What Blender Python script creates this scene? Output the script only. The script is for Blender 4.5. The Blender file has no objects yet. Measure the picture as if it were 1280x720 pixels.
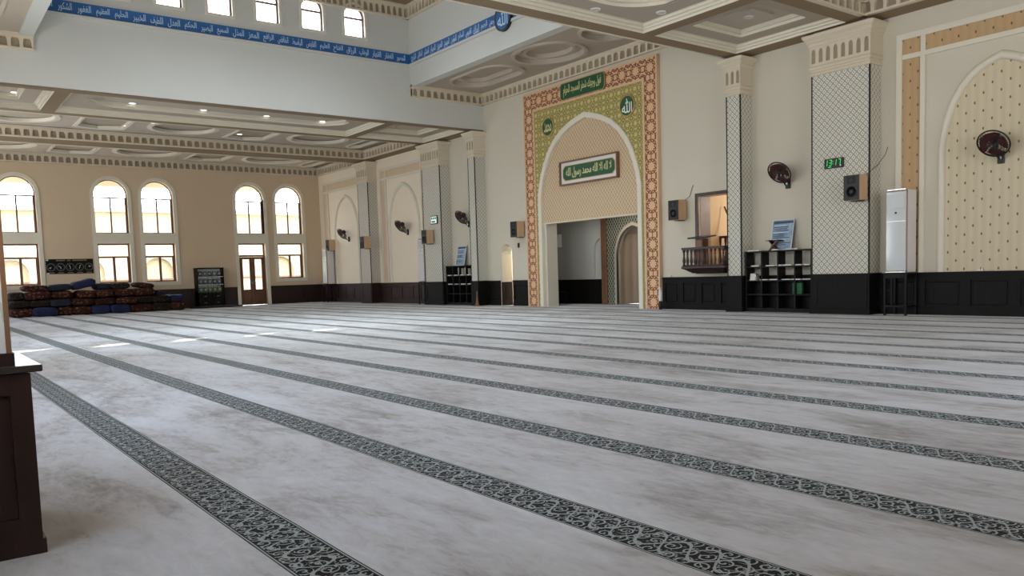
import bpy, bmesh, math, random
from mathutils import Vector, Matrix
from mathutils.geometry import tessellate_polygon
PI = math.pi
random.seed(7)
SC = bpy.context.scene
COL = SC.collection

# ------------------------------------------------------------------ mesh builder
class MB:
    def __init__(s): s.v = []; s.f = []; s.m = []; s.mi = 0; s.sm = []; s.smooth = False
    def add(s, vs, fs):
        b = len(s.v); s.v += [tuple(p) for p in vs]
        for f in fs:
            s.f.append([i + b for i in f]); s.m.append(s.mi); s.sm.append(s.smooth)
        return s
    def box(s, x0, x1, y0, y1, z0, z1):
        v = [(x, y, z) for x in (x0, x1) for y in (y0, y1) for z in (z0, z1)]
        return s.add(v, [(0, 1, 3, 2), (4, 6, 7, 5), (0, 4, 5, 1), (2, 3, 7, 6), (0, 2, 6, 4), (1, 5, 7, 3)])
    def rbox(s, x0, x1, y0, y1, z0, z1, r=.01):
        # box with chamfered vertical and top edges
        def ring(d, z): return [(x0+d, y0+d+r, z), (x0+d+r, y0+d, z), (x1-d-r, y0+d, z), (x1-d, y0+d+r, z), (x1-d, y1-d-r, z), (x1-d-r, y1-d, z), (x0+d+r, y1-d, z), (x0+d, y1-d-r, z)]
        return s.loft([ring(r*.7, z0), ring(0, z0+r), ring(0, z1-r), ring(r*.7, z1)], cap0=True, cap1=True)
    def xbox(s, mat, sx, sy, sz):
        v = [mat @ Vector((x*sx/2, y*sy/2, z*sz/2)) for x in (-1, 1) for y in (-1, 1) for z in (-1, 1)]
        return s.add(v, [(0, 1, 3, 2), (4, 6, 7, 5), (0, 4, 5, 1), (2, 3, 7, 6), (0, 2, 6, 4), (1, 5, 7, 3)])
    def loft(s, loops, cap0=False, cap1=False, closed=True):
        n = len(loops[0]); v = [p for l in loops for p in l]; f = []
        for k in range(len(loops)-1):
            for i in range(n if closed else n-1):
                j = (i+1) % n; f.append((k*n+i, k*n+j, (k+1)*n+j, (k+1)*n+i))
        if cap0: f.append(tuple(range(n))[::-1])
        if cap1: f.append(tuple((len(loops)-1)*n+i for i in range(n)))
        return s.add(v, f)
    def tube(s, p0, p1, r0, r1=None, n=10, cap=True):
        r1 = r0 if r1 is None else r1
        p0 = Vector(p0); p1 = Vector(p1); d = (p1-p0).normalized()
        a = d.orthogonal().normalized(); b = d.cross(a)
        L = [[p + (a*math.cos(t*2*PI/n)+b*math.sin(t*2*PI/n))*r for t in range(n)] for p, r in ((p0, r0), (p1, r1))]
        return s.loft(L, cap, cap)
    def path(s, pts, r, n=8):
        pts = [Vector(p) for p in pts]; L = []
        for i, p in enumerate(pts):
            d = (pts[min(i+1, len(pts)-1)] - pts[max(i-1, 0)]).normalized()
            a = d.orthogonal().normalized() if i == 0 else (L_a - d*L_a.dot(d)).normalized()
            L_a = a; b = d.cross(a)
            L.append([p + (a*math.cos(t*2*PI/n)+b*math.sin(t*2*PI/n))*r for t in range(n)])
        return s.loft(L, True, True)
    def lathe(s, c, prof, n=16, axis='z', mat=None):
        L = []
        for r, h in prof:
            ring = []
            for t in range(n):
                a = 2*PI*t/n
                p = Vector((r*math.cos(a), r*math.sin(a), h))
                if axis == 'y': p = Vector((p.x, p.z, p.y))
                if axis == 'x': p = Vector((p.z, p.x, p.y))
                if mat: p = mat @ p
                ring.append(p + Vector(c))
            L.append(ring)
        return s.loft(L, True, True)
    def torus(s, mat, R, r, n=32, k=6):
        L = []
        for i in range(n+1):
            a = 2*PI*i/n
            L.append([mat @ Vector(((R+r*math.cos(2*PI*j/k))*math.cos(a), (R+r*math.cos(2*PI*j/k))*math.sin(a), r*math.sin(2*PI*j/k))) for j in range(k)])
        return s.loft(L)
    def plate(s, fn, outer, holes=(), d0=0., d1=None, rim=True):
        # flat panel with holes. fn(u, v, d) -> xyz; front at d0, back at d1
        polys = [[Vector((u, v, 0)) for u, v in outer]] + [[Vector((u, v, 0)) for u, v in h] for h in holes]
        flat = [p for q in polys for p in q]
        tris = tessellate_polygon(polys)
        n = len(flat)
        s.add([fn(p.x, p.y, d0) for p in flat], [tuple(t) for t in tris])
        if d1 is not None:
            s.add([fn(p.x, p.y, d1) for p in flat], [tuple(t)[::-1] for t in tris])
            for k, q in enumerate(polys):
                if k == 0 and not rim: continue
                s.loft([[fn(p.x, p.y, d0) for p in q], [fn(p.x, p.y, d1) for p in q]])
        return s
    def build(s, name, mats, parent=None, recalc=True):
        o0 = Vector((0, 0, 0))
        if parent is not None:
            q = parent
            while q is not None: o0 += q.location; q = q.parent
        me = bpy.data.meshes.new(name)
        me.from_pydata([Vector(p) - o0 for p in s.v], [], s.f)
        if not isinstance(mats, (list, tuple)): mats = [mats]
        for m in mats: me.materials.append(m)
        me.polygons.foreach_set('material_index', s.m)
        me.polygons.foreach_set('use_smooth', s.sm)
        me.update()
        if recalc:
            bm = bmesh.new(); bm.from_mesh(me)
            bmesh.ops.remove_doubles(bm, verts=bm.verts, dist=1e-5)
            bmesh.ops.recalc_face_normals(bm, faces=bm.faces); bm.to_mesh(me); bm.free()
        o = bpy.data.objects.new(name, me); COL.objects.link(o)
        if parent is not None: o.parent = parent
        return o

def thing(name, label, cat, loc=(0, 0, 0), group=None):
    o = bpy.data.objects.new(name, None); COL.objects.link(o)
    o.empty_display_size = .1
    o.location = loc; o['label'] = label; o['category'] = cat
    if group: o['group'] = group
    return o
def tag(o, label, cat, group=None, kind=None):
    o['label'] = label; o['category'] = cat
    if group: o['group'] = group
    if kind: o['kind'] = kind
    return o
def struct(o, label=None, cat=None):
    o['kind'] = 'structure'
    if label: o['label'] = label
    if cat: o['category'] = cat
    return o
def structure_empty(name, label, cat, loc=(0, 0, 0)):
    o = thing(name, label, cat, loc); o['kind'] = 'structure'; return o
def dup(root, loc, label=None, rz=None):
    c = root.copy(); COL.objects.link(c); c.location = loc
    if rz is not None: c.rotation_euler = (0, 0, rz)
    if label: c['label'] = label
    for ch in list(root.children):
        k = ch.copy(); COL.objects.link(k); k.parent = c
        for g in ch.children:
            h = g.copy(); COL.objects.link(h); h.parent = k
    return c

# ------------------------------------------------------------------ node helpers
class N:
    def __init__(s, nt, sock): s.nt = nt; s.s = sock
    def _m(s, op, *a):
        n = s.nt.nodes.new('ShaderNodeMath'); n.operation = op
        for i, x in enumerate((s,)+a):
            if isinstance(x, N): s.nt.links.new(x.s, n.inputs[i])
            else: n.inputs[i].default_value = x
        return N(s.nt, n.outputs[0])
    def __add__(s, o): return s._m('ADD', o)
    def __radd__(s, o): return s._m('ADD', o)
    def __sub__(s, o): return s._m('SUBTRACT', o)
    def __rsub__(s, o): return (s*-1.0)+o
    def __mul__(s, o): return s._m('MULTIPLY', o)
    def __rmul__(s, o): return s._m('MULTIPLY', o)
    def __truediv__(s, o): return s._m('DIVIDE', o)
    def abs(s): return s._m('ABSOLUTE')
    def fract(s): return s._m('FRACT')
    def floor(s): return s._m('FLOOR')
    def sin(s): return s._m('SINE')
    def cos(s): return s._m('COSINE')
    def sqrt(s): return s._m('SQRT')
    def atan2(s, o): return s._m('ARCTAN2', o)
    def lt(s, o): return s._m('LESS_THAN', o)
    def gt(s, o): return s._m('GREATER_THAN', o)
    def min(s, o): return s._m('MINIMUM', o)
    def max(s, o): return s._m('MAXIMUM', o)
    def mod(s, o): return s._m('FLOORED_MODULO', o)
    def clamp(s):
        return s._m('MAXIMUM', 0.0)._m('MINIMUM', 1.0)
def rgb(c): return (c[0], c[1], c[2], 1.0)
def srgb(r, g, b):
    f = lambda c: (c/255/12.92) if c/255 <= .04045 else ((c/255+.055)/1.055)**2.4
    return (f(r), f(g), f(b))
class Mat:
    def __init__(s, name, col=(.5, .5, .5), rough=.6, metal=0., spec=.5):
        s.m = bpy.data.materials.new(name); s.m.use_nodes = True
        s.nt = s.m.node_tree; s.b = s.nt.nodes['Principled BSDF']
        s.b.inputs['Base Color'].default_value = rgb(col); s.b.inputs['Roughness'].default_value = rough
        s.b.inputs['Metallic'].default_value = metal; s.b.inputs['Specular IOR Level'].default_value = spec
    def xyz(s, scale=None):
        t = s.nt.nodes.new('ShaderNodeTexCoord'); x = s.nt.nodes.new('ShaderNodeSeparateXYZ')
        s.nt.links.new(t.outputs['Object'], x.inputs[0]); s.coord = t.outputs['Object']
        return [N(s.nt, x.outputs[i]) for i in range(3)]
    def vec(s, x, y, z):
        c = s.nt.nodes.new('ShaderNodeCombineXYZ')
        for i, a in enumerate((x, y, z)):
            if isinstance(a, N): s.nt.links.new(a.s, c.inputs[i])
            else: c.inputs[i].default_value = a
        return c.outputs[0]
    def noise(s, vec, scale, detail=3., rough=.55, dist=0.):
        n = s.nt.nodes.new('ShaderNodeTexNoise'); n.inputs['Scale'].default_value = scale
        n.inputs['Detail'].default_value = detail; n.inputs['Roughness'].default_value = rough
        n.inputs['Distortion'].default_value = dist
        if vec is not None: s.nt.links.new(vec, n.inputs['Vector'])
        return N(s.nt, n.outputs['Fac'])
    def voro(s, vec, scale, feature='F1', rand=1.):
        n = s.nt.nodes.new('ShaderNodeTexVoronoi'); n.feature = feature
        n.inputs['Scale'].default_value = scale; n.inputs['Randomness'].default_value = rand
        s.nt.links.new(vec, n.inputs['Vector']); return N(s.nt, n.outputs['Distance'])
    def ramp(s, f, stops):
        n = s.nt.nodes.new('ShaderNodeValToRGB'); e = n.color_ramp.elements
        while len(e) < len(stops): e.new(.5)
        for i, (p, c) in enumerate(stops): e[i].position = p; e[i].color = rgb(c)
        s.nt.links.new(f.s, n.inputs[0]); return n.outputs[0]
    def mix(s, f, a, b, mode='MIX'):
        n = s.nt.nodes.new('ShaderNodeMix'); n.data_type = 'RGBA'; n.blend_type = mode
        if isinstance(f, N): s.nt.links.new(f.s, n.inputs[0])
        else: n.inputs[0].default_value = f
        for i, c in ((6, a), (7, b)):
            if isinstance(c, tuple): n.inputs[i].default_value = rgb(c)
            else: s.nt.links.new(c, n.inputs[i])
        return n.outputs[2]
    def base(s, c):
        s.nt.links.new(c, s.b.inputs['Base Color']); return s
    def bump(s, h, strength=.3, dist=.01):
        n = s.nt.nodes.new('ShaderNodeBump'); n.inputs['Strength'].default_value = strength; n.inputs['Distance'].default_value = dist
        s.nt.links.new(h.s, n.inputs['Height']); s.nt.links.new(n.outputs[0], s.b.inputs['Normal']); return s
    def emit(s, c, st):
        s.b.inputs['Emission Color'].default_value = rgb(c); s.b.inputs['Emission Strength'].default_value = st; return s

def plain(name, col, rough=.6, metal=0., var=.06, scale=1.5, bump=0., spec=.5):
    M = Mat(name, col, rough, metal, spec); x = M.xyz()
    n = M.noise(M.coord, scale, 3)
    M.base(M.ramp(n, [(.25, tuple(c*(1-var) for c in col)), (.75, tuple(min(1, c*(1+var)) for c in col))]))
    if bump: M.bump(M.noise(M.coord, 60, 2), bump, .005)
    return M.m
def rosette(M, u, v, s, k=8., lw=.035):
    # star-and-petal lattice: distance to folded line set inside square cells of size s
    p = (u/s).fract()-.5; q = (v/s).fract()-.5
    def star(p, q, c1, c2, ang, n):
        r = (p*p+q*q).sqrt(); t = q.atan2(p)
        a = ((t/(2*PI/n)).fract()-.5).abs()*(2*PI/n)
        X = r*a.cos(); Y = r*a.sin()
        d1 = (X*math.cos(ang)+Y*math.sin(ang)-c1).abs()
        d2 = (X-c2).abs()
        return d1.min(d2), r, Y, X
    d, r, Y, X = star(p, q, .17, .36, 1.05, k)
    spoke = Y.max(.36-X)      # lines between petals
    p2 = (u/s+.5).fract()-.5; q2 = (v/s+.5).fract()-.5
    e, r2, Y2, X2 = star(p2, q2, .10, .2, .9, 8.)
    return d.min(e).min(spoke*1.0).lt(lw)

# ------------------------------------------------------------------ materials
WALL = srgb(206, 198, 184); WARM = srgb(222, 194, 160)
m_wall = plain('cream_wall_paint', srgb(212, 205, 188), .75, var=.03, scale=.6, spec=.25)
m_wall_warm = plain('warm_beige_wall_paint', srgb(212, 192, 164), .7, var=.03, scale=.6, spec=.25)
m_beam = plain('pale_grey_plaster', srgb(206, 206, 200), .8, var=.025, scale=.5, spec=.2)
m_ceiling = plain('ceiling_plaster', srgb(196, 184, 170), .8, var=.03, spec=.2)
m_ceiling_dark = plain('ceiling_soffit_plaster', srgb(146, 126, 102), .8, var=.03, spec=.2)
m_ceiling_field = plain('ceiling_field_plaster', srgb(184, 172, 156), .75, var=.03, spec=.2)
m_trim = plain('white_trim', srgb(226, 219, 202), .55, var=.02, spec=.35)
m_cornice = plain('cream_cornice_plaster', srgb(218, 206, 184), .6, var=.03, spec=.3)
m_cornice_back = plain('cornice_niche_shade', srgb(164, 150, 130), .8, var=.03)  # darker copy of the cornice colour, paints shade into the niche backs
m_white = plain('white_plastic', srgb(226, 224, 220), .35, var=.01)
m_black = plain('black_plastic', srgb(20, 20, 21), .45, var=.05)
m_blackline = plain('black_edge_strip', srgb(12, 12, 12), .5)
m_grille = plain('grey_mesh', srgb(55, 56, 58), .7)
m_chrome = plain('chrome', srgb(190, 190, 192), .18, 1.)
m_gold = plain('old_gold', srgb(186, 150, 92), .4, .3)
m_green = plain('green_plaque_enamel', srgb(22, 84, 52), .45, var=.08, scale=4)
m_blue = plain('blue_band_paint', srgb(38, 96, 158), .55, var=.1, scale=1.2)
m_lightblue = plain('pale_blue_lettering', srgb(190, 216, 236), .5)
m_white_letter = plain('white_lettering', srgb(236, 238, 228), .5)
m_gold_letter = plain('pale_gold_lettering', srgb(214, 205, 150), .5)
m_brownframe = None
def wood(name, c1, c2, rough=.4, sc=(6, 6, .8), spec=.5):
    M = Mat(name, c1, rough, spec=spec); x, y, z = M.xyz()
    n = M.noise(M.vec(x*sc[0], y*sc[1], z*sc[2]), 3., 5, .6, .6)
    M.base(M.ramp(n, [(.3, c1), (.7, c2)])); M.bump(n, .08, .004); return M.m
m_wain = wood('dark_wainscot_wood', srgb(16, 14, 13), srgb(24, 21, 19), .5, spec=.15)
m_wain_left = wood('brown_wainscot_wood', srgb(38, 23, 21), srgb(54, 34, 30), .45, spec=.35)
m_window_frame = wood('brown_window_frame', srgb(88, 56, 40), srgb(120, 78, 55), .4)
m_darkwood = wood('dark_turned_wood', srgb(36, 18, 15), srgb(60, 30, 24), .3)
m_shelf = wood('black_brown_shelf_wood', srgb(16, 14, 13), srgb(25, 21, 20), .45, spec=.2)
m_spk_wood = wood('light_oak_veneer', srgb(196, 160, 122), srgb(214, 180, 142), .45, (3, 3, .6))
m_brown = wood('brown_panel_wood', srgb(110, 78, 56), srgb(136, 98, 70), .45)
m_copper = plain('brown_side_strip', srgb(150, 112, 86), .4, .2)

def carpet_mat():
    M = Mat('prayer_carpet', rough=.95, spec=.06); x, y, z = M.xyz()
    s = ((y-1.048)/1.1).fract()*1.1            # metres from the near edge of each border strip
    wob = (M.noise(M.vec(x*1.2, y, 0.), 1.0, 2)-.5)*.012
    v = (s+wob)/.245                            # 0..1 across strip
    inb = v.lt(1.0)
    w = (v-.5).abs()                            # 0 centre, .5 edge
    # scrolls: rows of alternating spirals joined by a waving vine
    def spirals(ox, oy, size, arms, tw):
        row = (s/size+oy).floor()
        cx = (x/size+ox+row*.5)
        p = cx.fract()-.5; q = (s/size+oy).fract()-.5
        sg = ((cx.floor()+row).mod(2.0)*2.0-1.0)
        r = (p*p+q*q).sqrt(); t = q.atan2(p)
        return (t*arms*sg+r*tw).sin(), r
    warp = M.noise(M.vec(x, y, 0.), 14, 2)
    a, r1 = spirals(0., .0, .082, 1., 19.)
    b, r2 = spirals(.35, .45, .055, 1., 15.)
    vine = ((v-.5)*.9-(x*24.).sin()*.26).abs().lt(.035)
    vine2 = ((v-.5)*.9+(x*24.).sin()*.30).abs().lt(.03)
    net = M.voro(M.vec(x+warp*.05, y+warp*.05, 0.), 16., 'DISTANCE_TO_EDGE')
    line = a.gt(.62)*r1.lt(.48)
    line = line.max(vine).max(vine2).max(net.lt(.04)*b.gt(.0))
    field = w.lt(.425)
    edge_line = w.gt(.45)*w.lt(.478)
    pat = (line*field).max(edge_line)
    fib = M.noise(M.vec(x*1., y*1., 0.), 180, 2)
    mott = M.noise(M.vec(x*.55, y*1.3, 0.), 1.1, 6, .62, .7)
    mott2 = M.noise(M.vec(x*1.2, y*4.0, 3.), 2.2, 5, .65, 1.)
    wide = M.noise(M.vec(x*.1, y*.12, 7.), 1.0, 3)
    fine = M.noise(M.vec(x*1.0, y*2.2, 5.), 9., 7, .72, .8)
    k = mott*.5+mott2*.25+fine*.22+wide*.2
    body = M.ramp(k, [(.42, srgb(112, 103, 97)), (.51, srgb(156, 150, 146)), (.59, srgb(186, 184, 184)), (.72, srgb(206, 206, 208))])
    body = M.mix(fib*.2, body, srgb(200, 199, 200))
    strip = M.mix(pat, srgb(9, 10, 11), srgb(156, 161, 160))
    M.base(M.mix(inb, body, strip))
    M.b.inputs['Sheen Weight'].default_value = .12; M.b.inputs['Sheen Roughness'].default_value = .4
    M.bump(fib+mott2*.8, .18, .006)
    return M.m
m_carpet = carpet_mat()

def diamond_paper():
    M = Mat('diamond_lattice_wallpaper', rough=.65, spec=.25); x, y, z = M.xyz()
    a = x+y
    p = ((a+z)/.13).fract()-.5; q = ((a-z)/.13).fract()-.5
    line = p.abs().max(q.abs()).gt(.37)
    dot = (p*p+q*q).sqrt().lt(.16)
    M.base(M.mix(line.max(dot), srgb(228, 225, 216), srgb(168, 164, 148))); return M.m
m_paper = diamond_paper()
def dot_paper(name, ground, dot):
    M = Mat(name, rough=.65, spec=.25); x, y, z = M.xyz()
    row = (z/.16).floor()
    p = ((x/.30+row*.5).fract()-.5)*.30; q = ((z/.16).fract()-.5)*.16
    lane = M.noise(M.vec(x*40., 0., z*3.), 1., 2)
    d = ((p*p*2.6)+(q*q)).sqrt().lt(.026)
    g = M.mix((x*42.).sin()*.5+.5, ground, tuple(c*.93 for c in ground))
    M.base(M.mix(d, g, dot)); return M.m
m_dot_light = dot_paper('sprigged_cream_wallpaper', srgb(216, 203, 174), srgb(140, 106, 62))
m_dot_tan = dot_paper('sprigged_tan_wallpaper', srgb(196, 166, 126), srgb(132, 92, 50))
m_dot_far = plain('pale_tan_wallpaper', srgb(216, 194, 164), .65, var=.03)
m_dot_pale = plain('pale_cream_wallpaper', srgb(242, 228, 206), .65, var=.02)  # paper colour raised to carry window light in the left bays
def lattice(name, s, ground, line, lw, ox=0., oz=0.):
    M = Mat(name, rough=.55, spec=.3); x, y, z = M.xyz()
    f = rosette(M, x-ox, z-oz, s, 10. if s > .3 else 8., lw)
    M.base(M.mix(f, ground, line)); M.bump(f, .3, .01); return M.m
m_lat_terra = lattice('terracotta_star_lattice', .509, srgb(226, 184, 144), srgb(128, 74, 50), .026, -2.8395, .4315)
m_lat_green = lattice('olive_star_lattice', .30, srgb(206, 192, 130), srgb(142, 130, 70), .036)
def fine_lattice():
    M = Mat('fine_beige_lattice', rough=.6, spec=.3); x, y, z = M.xyz()
    p = ((x*1.3+z)/.15).fract()-.5; q = ((x*1.3-z)/.15).fract()-.5
    f = p.abs().min(q.abs()).lt(.12).max((p.abs()+q.abs()).gt(.8))
    M.base(M.mix(f, srgb(228, 206, 174), srgb(176, 147, 112))); return M.m
m_lat_fine = fine_lattice()
def niche_lattice():
    M = Mat('grey_green_diamond_lattice', rough=.5, spec=.3); x, y, z = M.xyz()
    p = ((x*1.5+z)/.16).fract()-.5; q = ((x*1.5-z)/.16).fract()-.5
    f = p.abs().min(q.abs()).lt(.09)
    M.base(M.mix(f, srgb(70, 72, 58), srgb(176, 178, 160))); return M.m
m_lat_niche = niche_lattice()
def marble_paper():
    M = Mat('veined_white_wall_panel', rough=.5, spec=.3); x, y, z = M.xyz()
    n = M.voro(M.vec(x+M.noise(M.coord, 6, 3)*.3, y+M.noise(M.coord, 5, 3)*.3, z*.6), 5., 'DISTANCE_TO_EDGE').lt(.03)
    M.base(M.mix(n, srgb(222, 222, 214), srgb(196, 196, 186))); return M.m
m_marble = marble_paper()
def glass_mat():
    m = bpy.data.materials.new('window_glass'); m.use_nodes = True; nt = m.node_tree
    for n in list(nt.nodes): nt.nodes.remove(n)
    o = nt.nodes.new('ShaderNodeOutputMaterial'); t = nt.nodes.new('ShaderNodeBsdfTransparent'); g = nt.nodes.new('ShaderNodeBsdfGlossy')
    mx = nt.nodes.new('ShaderNodeMixShader'); g.inputs['Roughness'].default_value = .03
    t.inputs[0].default_value = (.95, .97, .98, 1)
    mx.inputs[0].default_value = .05; nt.links.new(t.outputs[0], mx.inputs[1]); nt.links.new(g.outputs[0], mx.inputs[2]); nt.links.new(mx.outputs[0], o.inputs[0])
    return m
m_glass = glass_mat()
def quilt_mat(name, base, fig, fig2, sc):
    M = Mat(name, rough=.9, spec=.15); x, y, z = M.xyz()
    w = M.noise(M.coord, 5, 3)
    d = M.voro(M.vec(x+w*.12, y+w*.1, z*1.4), sc, 'F1', .7)
    e = M.voro(M.vec(x+4.+w*.12, y, z*1.4), sc*1.7, 'DISTANCE_TO_EDGE')
    c = M.mix(d.lt(.33)*d.gt(.14), base, fig); c = M.mix(e.lt(.06), c, fig2)
    M.base(c); M.bump(w, .3, .02); return M.m
m_quilts = [quilt_mat('brown_patterned_quilt', srgb(40, 24, 20), srgb(128, 80, 56), srgb(76, 44, 34), 7.),
            quilt_mat('dark_olive_patterned_quilt', srgb(28, 24, 22), srgb(78, 64, 48), srgb(46, 36, 28), 8.),
            plain('royal_blue_quilt', srgb(20, 25, 66), .85, var=.35, scale=3.),
            plain('navy_quilt', srgb(20, 22, 40), .85, var=.3, scale=3.)]

# ------------------------------------------------------------------ dimensions
YQ = 16.05; XL = -36.1; XR = 1.28; YB = -.3; ZS = 5.87; ZB = 7.05
DX0, DX1 = -22.57, -12.25; DY0, DY1 = 2.96, 13.28; ZD = 9.46
TW = .42                     # thickness of the mihrab wall
CX = -17.41
fq = lambda y: (lambda u, v, d: (u, y+d, v))          # plane facing -y
fl = lambda x: (lambda u, v, d: (x-d, u, v))          # plane facing +x
fc = lambda z: (lambda u, v, d: (u, v, z+d))          # plane facing down
def rect(u0, u1, v0, v1): return [(u0, v0), (u1, v0), (u1, v1), (u0, v1)]
def round_arch(u0, u1, v0, v1, n=16):
    r = (u1-u0)/2; c = (u0+u1)/2; s = v1-r
    return [(u0, v0), (u1, v0)] + [(c+r*math.cos(PI*i/n), s+r*math.sin(PI*i/n)) for i in range(n+1)]
PROF = [(1., 0.), (.985, .12), (.955, .25), (.905, .40), (.83, .56), (.72, .705), (.58, .82), (.42, .905), (.24, .965), (.10, .993), (0., 1.)]
PROF2 = [(1., 0.), (.975, .15), (.93, .30), (.865, .45), (.775, .60), (.655, .735), (.50, .85), (.33, .93), (.17, .98), (0., 1.02)]
def pointed(c, hw, v0, vs, va, prof=PROF2):
    up = [(c+hw*a, vs+(va-vs)*b/prof[-1][1]) for a, b in prof]
    lf = [(c-hw*a, vs+(va-vs)*b/prof[-1][1]) for a, b in prof[-2::-1]]
    return [(c-hw, v0), (c+hw, v0)] + up + lf
def rrect(x0, x1, y0, y1, r, n=8):
    out = []
    for cx, cy, a in ((x1-r, y1-r, 0), (x0+r, y1-r, 1), (x0+r, y0+r, 2), (x1-r, y0+r, 3)):
        out += [(cx+r*math.cos(PI/2*(a+i/n)), cy+r*math.sin(PI/2*(a+i/n))) for i in range(n+1)]
    return out

# ------------------------------------------------------------------ floor, walls
struct(MB().box(XL-.5, XR+.5, YB-.4, 19.6, -.3, -.02).build('floor', m_wain_left))
b = MB(); b.box(XL, XR, YB, YQ, -.02, 0.); b.box(-19.4, -15.33, YQ, 18.2, -.02, 0.); b.box(-21.25, -19.4, YQ+TW, 18.2, -.02, 0.); b.box(-15.33, -13.75, YQ+TW, 18.2, -.02, 0.); b.box(-21.8, -21.25, YQ, 17.9, -.02, 0.); b.box(-23.5, -21.8, YQ+TW, 17.9, -.02, 0.)
tag(b.build('prayer_carpet', m_carpet), 'pale grey fitted carpet with rows of black scroll borders covering the hall floor', 'carpet')

# windows of the left wall: (y0, y1)
WIN = [(1.75, 3.05), (3.14, 4.42), (6.44, 7.70), (8.22, 9.47), (12.10, 13.36), (13.90, 15.16)]
b = MB(); f = fl(XL); edges = [YB]
for i, (a, c) in enumerate(WIN):
    b.plate(f, rect(edges[-1], a, 0, 6.6), d0=0, d1=.32, rim=False)
    low = rect(a+.02, c-.02, 1.16 if i != 4 else 0., 2.76)
    up = round_arch(a, c, 3.18, 5.34)
    if i == 4:
        b.plate(f, [(a, 0), (a+.02, 0), (a+.02, 2.76), (c-.02, 2.76), (c-.02, 0), (c, 0), (c, 6.6), (a, 6.6)], [up], 0, .32)
    else:
        b.plate(f, rect(a, c, 0, 6.6), [low, up], 0, .32, rim=False)
    edges.append(c)
b.plate(f, rect(edges[-1], YQ+.5, 0, 6.6), d0=0, d1=.32, rim=False)
struct(b.build('wall_left', m_wall_warm))
# mihrab wall with its three openings
b = MB(); f = fq(YQ)
door_hole = round_arch(-21.80, -21.20, 0., 2.02)
b.mi = 1; b.plate(f, rect(XL-.3, -24.9, 0, 7.3), d0=0, d1=TW); b.mi = 0; b.plate(f, rect(-24.9, -22.3, 0, 7.3), d0=0, d1=TW)
o = [(-22.3, 0), (-21.80, 0)] + [(u, v) for u, v in door_hole[2:][::-1]] + [(-21.20, 0), (-20.0, 0), (-20., 7.3), (-22.3, 7.3)]
b.plate(f, o, d0=0, d1=TW)
o = [(-20., 0), (-19.40, 0), (-19.40, 2.56), (-15.33, 2.56), (-15.33, 0), (-14.9, 0), (-14.9, 7.3), (-20., 7.3)]
b.plate(f, o, d0=0, d1=TW)
b.plate(f, rect(-14.9, -12.3, 0, 7.3), [rect(-13.42, -12.32, .98, 2.83)], 0, TW)
b.plate(f, rect(-12.3, XR+.3, 0, 7.3), d0=0, d1=TW)
struct(b.build('wall_front', [m_wall, plain('window_lit_wall_tone', srgb(240, 228, 208), .7, var=.02, spec=.25)]))  # left stretch coloured lighter to carry the window light
# back and right walls (behind the camera): unseen windows, their places chosen to light the hall
BW = [(-33.9, -32.5), (-29.6, -28.2), (-27.6, -26.2), (-20.6, -19.2), (-18.1, -16.7), (-15.6, -14.2), (-10.6, -9.2), (-8.6, -7.2), (-6.6, -5.2), (-3.5, -2.5)]
b = MB(); f = lambda u, v, d: (u, YB-d, v); e = XL-.3
for a, c in BW:
    b.plate(f, rect(e, a, 0, 7.3), d0=0, d1=.32); b.plate(f, rect(a, c, 0, 7.3), [rect(a+.02, c-.02, 1.16, 2.76), round_arch(a+.02, c-.02, 3.18, 5.34)], 0, .32); e = c
b.plate(f, rect(e, XR+.3, 0, 7.3), d0=0, d1=.32)
struct(b.build('wall_back', m_wall_warm))
RW = [(6.44, 7.70), (8.22, 9.47), (12.10, 13.36)]
b = MB(); f = lambda u, v, d: (XR+d, u, v); e = YB
for a, c in RW:
    b.plate(f, rect(e, a, 0, 6.6), d0=0, d1=.32); b.plate(f, rect(a, c, 0, 6.6), [rect(a+.02, c-.02, 1.16, 2.76), round_arch(a, c, 3.18, 5.34)], 0, .32); e = c
b.plate(f, rect(e, YQ+.5, 0, 6.6), d0=0, d1=.32)
struct(b.build('wall_right', m_wall_warm))

# the tall square lantern under the dome
CW = [(4.47, 5.13), (5.80, 6.47), (7.12, 7.78), (8.44, 9.10), (9.77, 10.43), (11.10, 11.77)]
def lantern_wall(name, x, sgn):
    b = MB(); f = lambda u, v, d: (x-sgn*d, u, v)
    b.plate(f, rect(YB, YQ, ZS+.012, ZB), d0=0, d1=.36)
    e = DY0-.3
    for a, c in CW:
        b.plate(f, rect(e, a, ZB, 9.8), d0=0, d1=.2, rim=False); b.plate(f, rect(a, c, ZB, 9.8), [round_arch(a, c, 8.27, 9.2, 12)], 0, .2, rim=False); e = c
    b.plate(f, rect(e, DY1+.3, ZB, 9.8), d0=0, d1=.2, rim=False)
    return struct(b.build(name, m_beam))
lantern_wall('wall_lantern_left', DX0, 1.); lantern_wall('wall_lantern_right', DX1, -1.)
struct(MB().box(DX0, DX1, DY1, DY1+.3, ZB-.05, 9.8).build('wall_lantern_front', m_beam))
struct(MB().box(DX0, DX1, DY0-.3, DY0, ZB-.05, 9.8).build('wall_lantern_back', m_beam))

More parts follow.
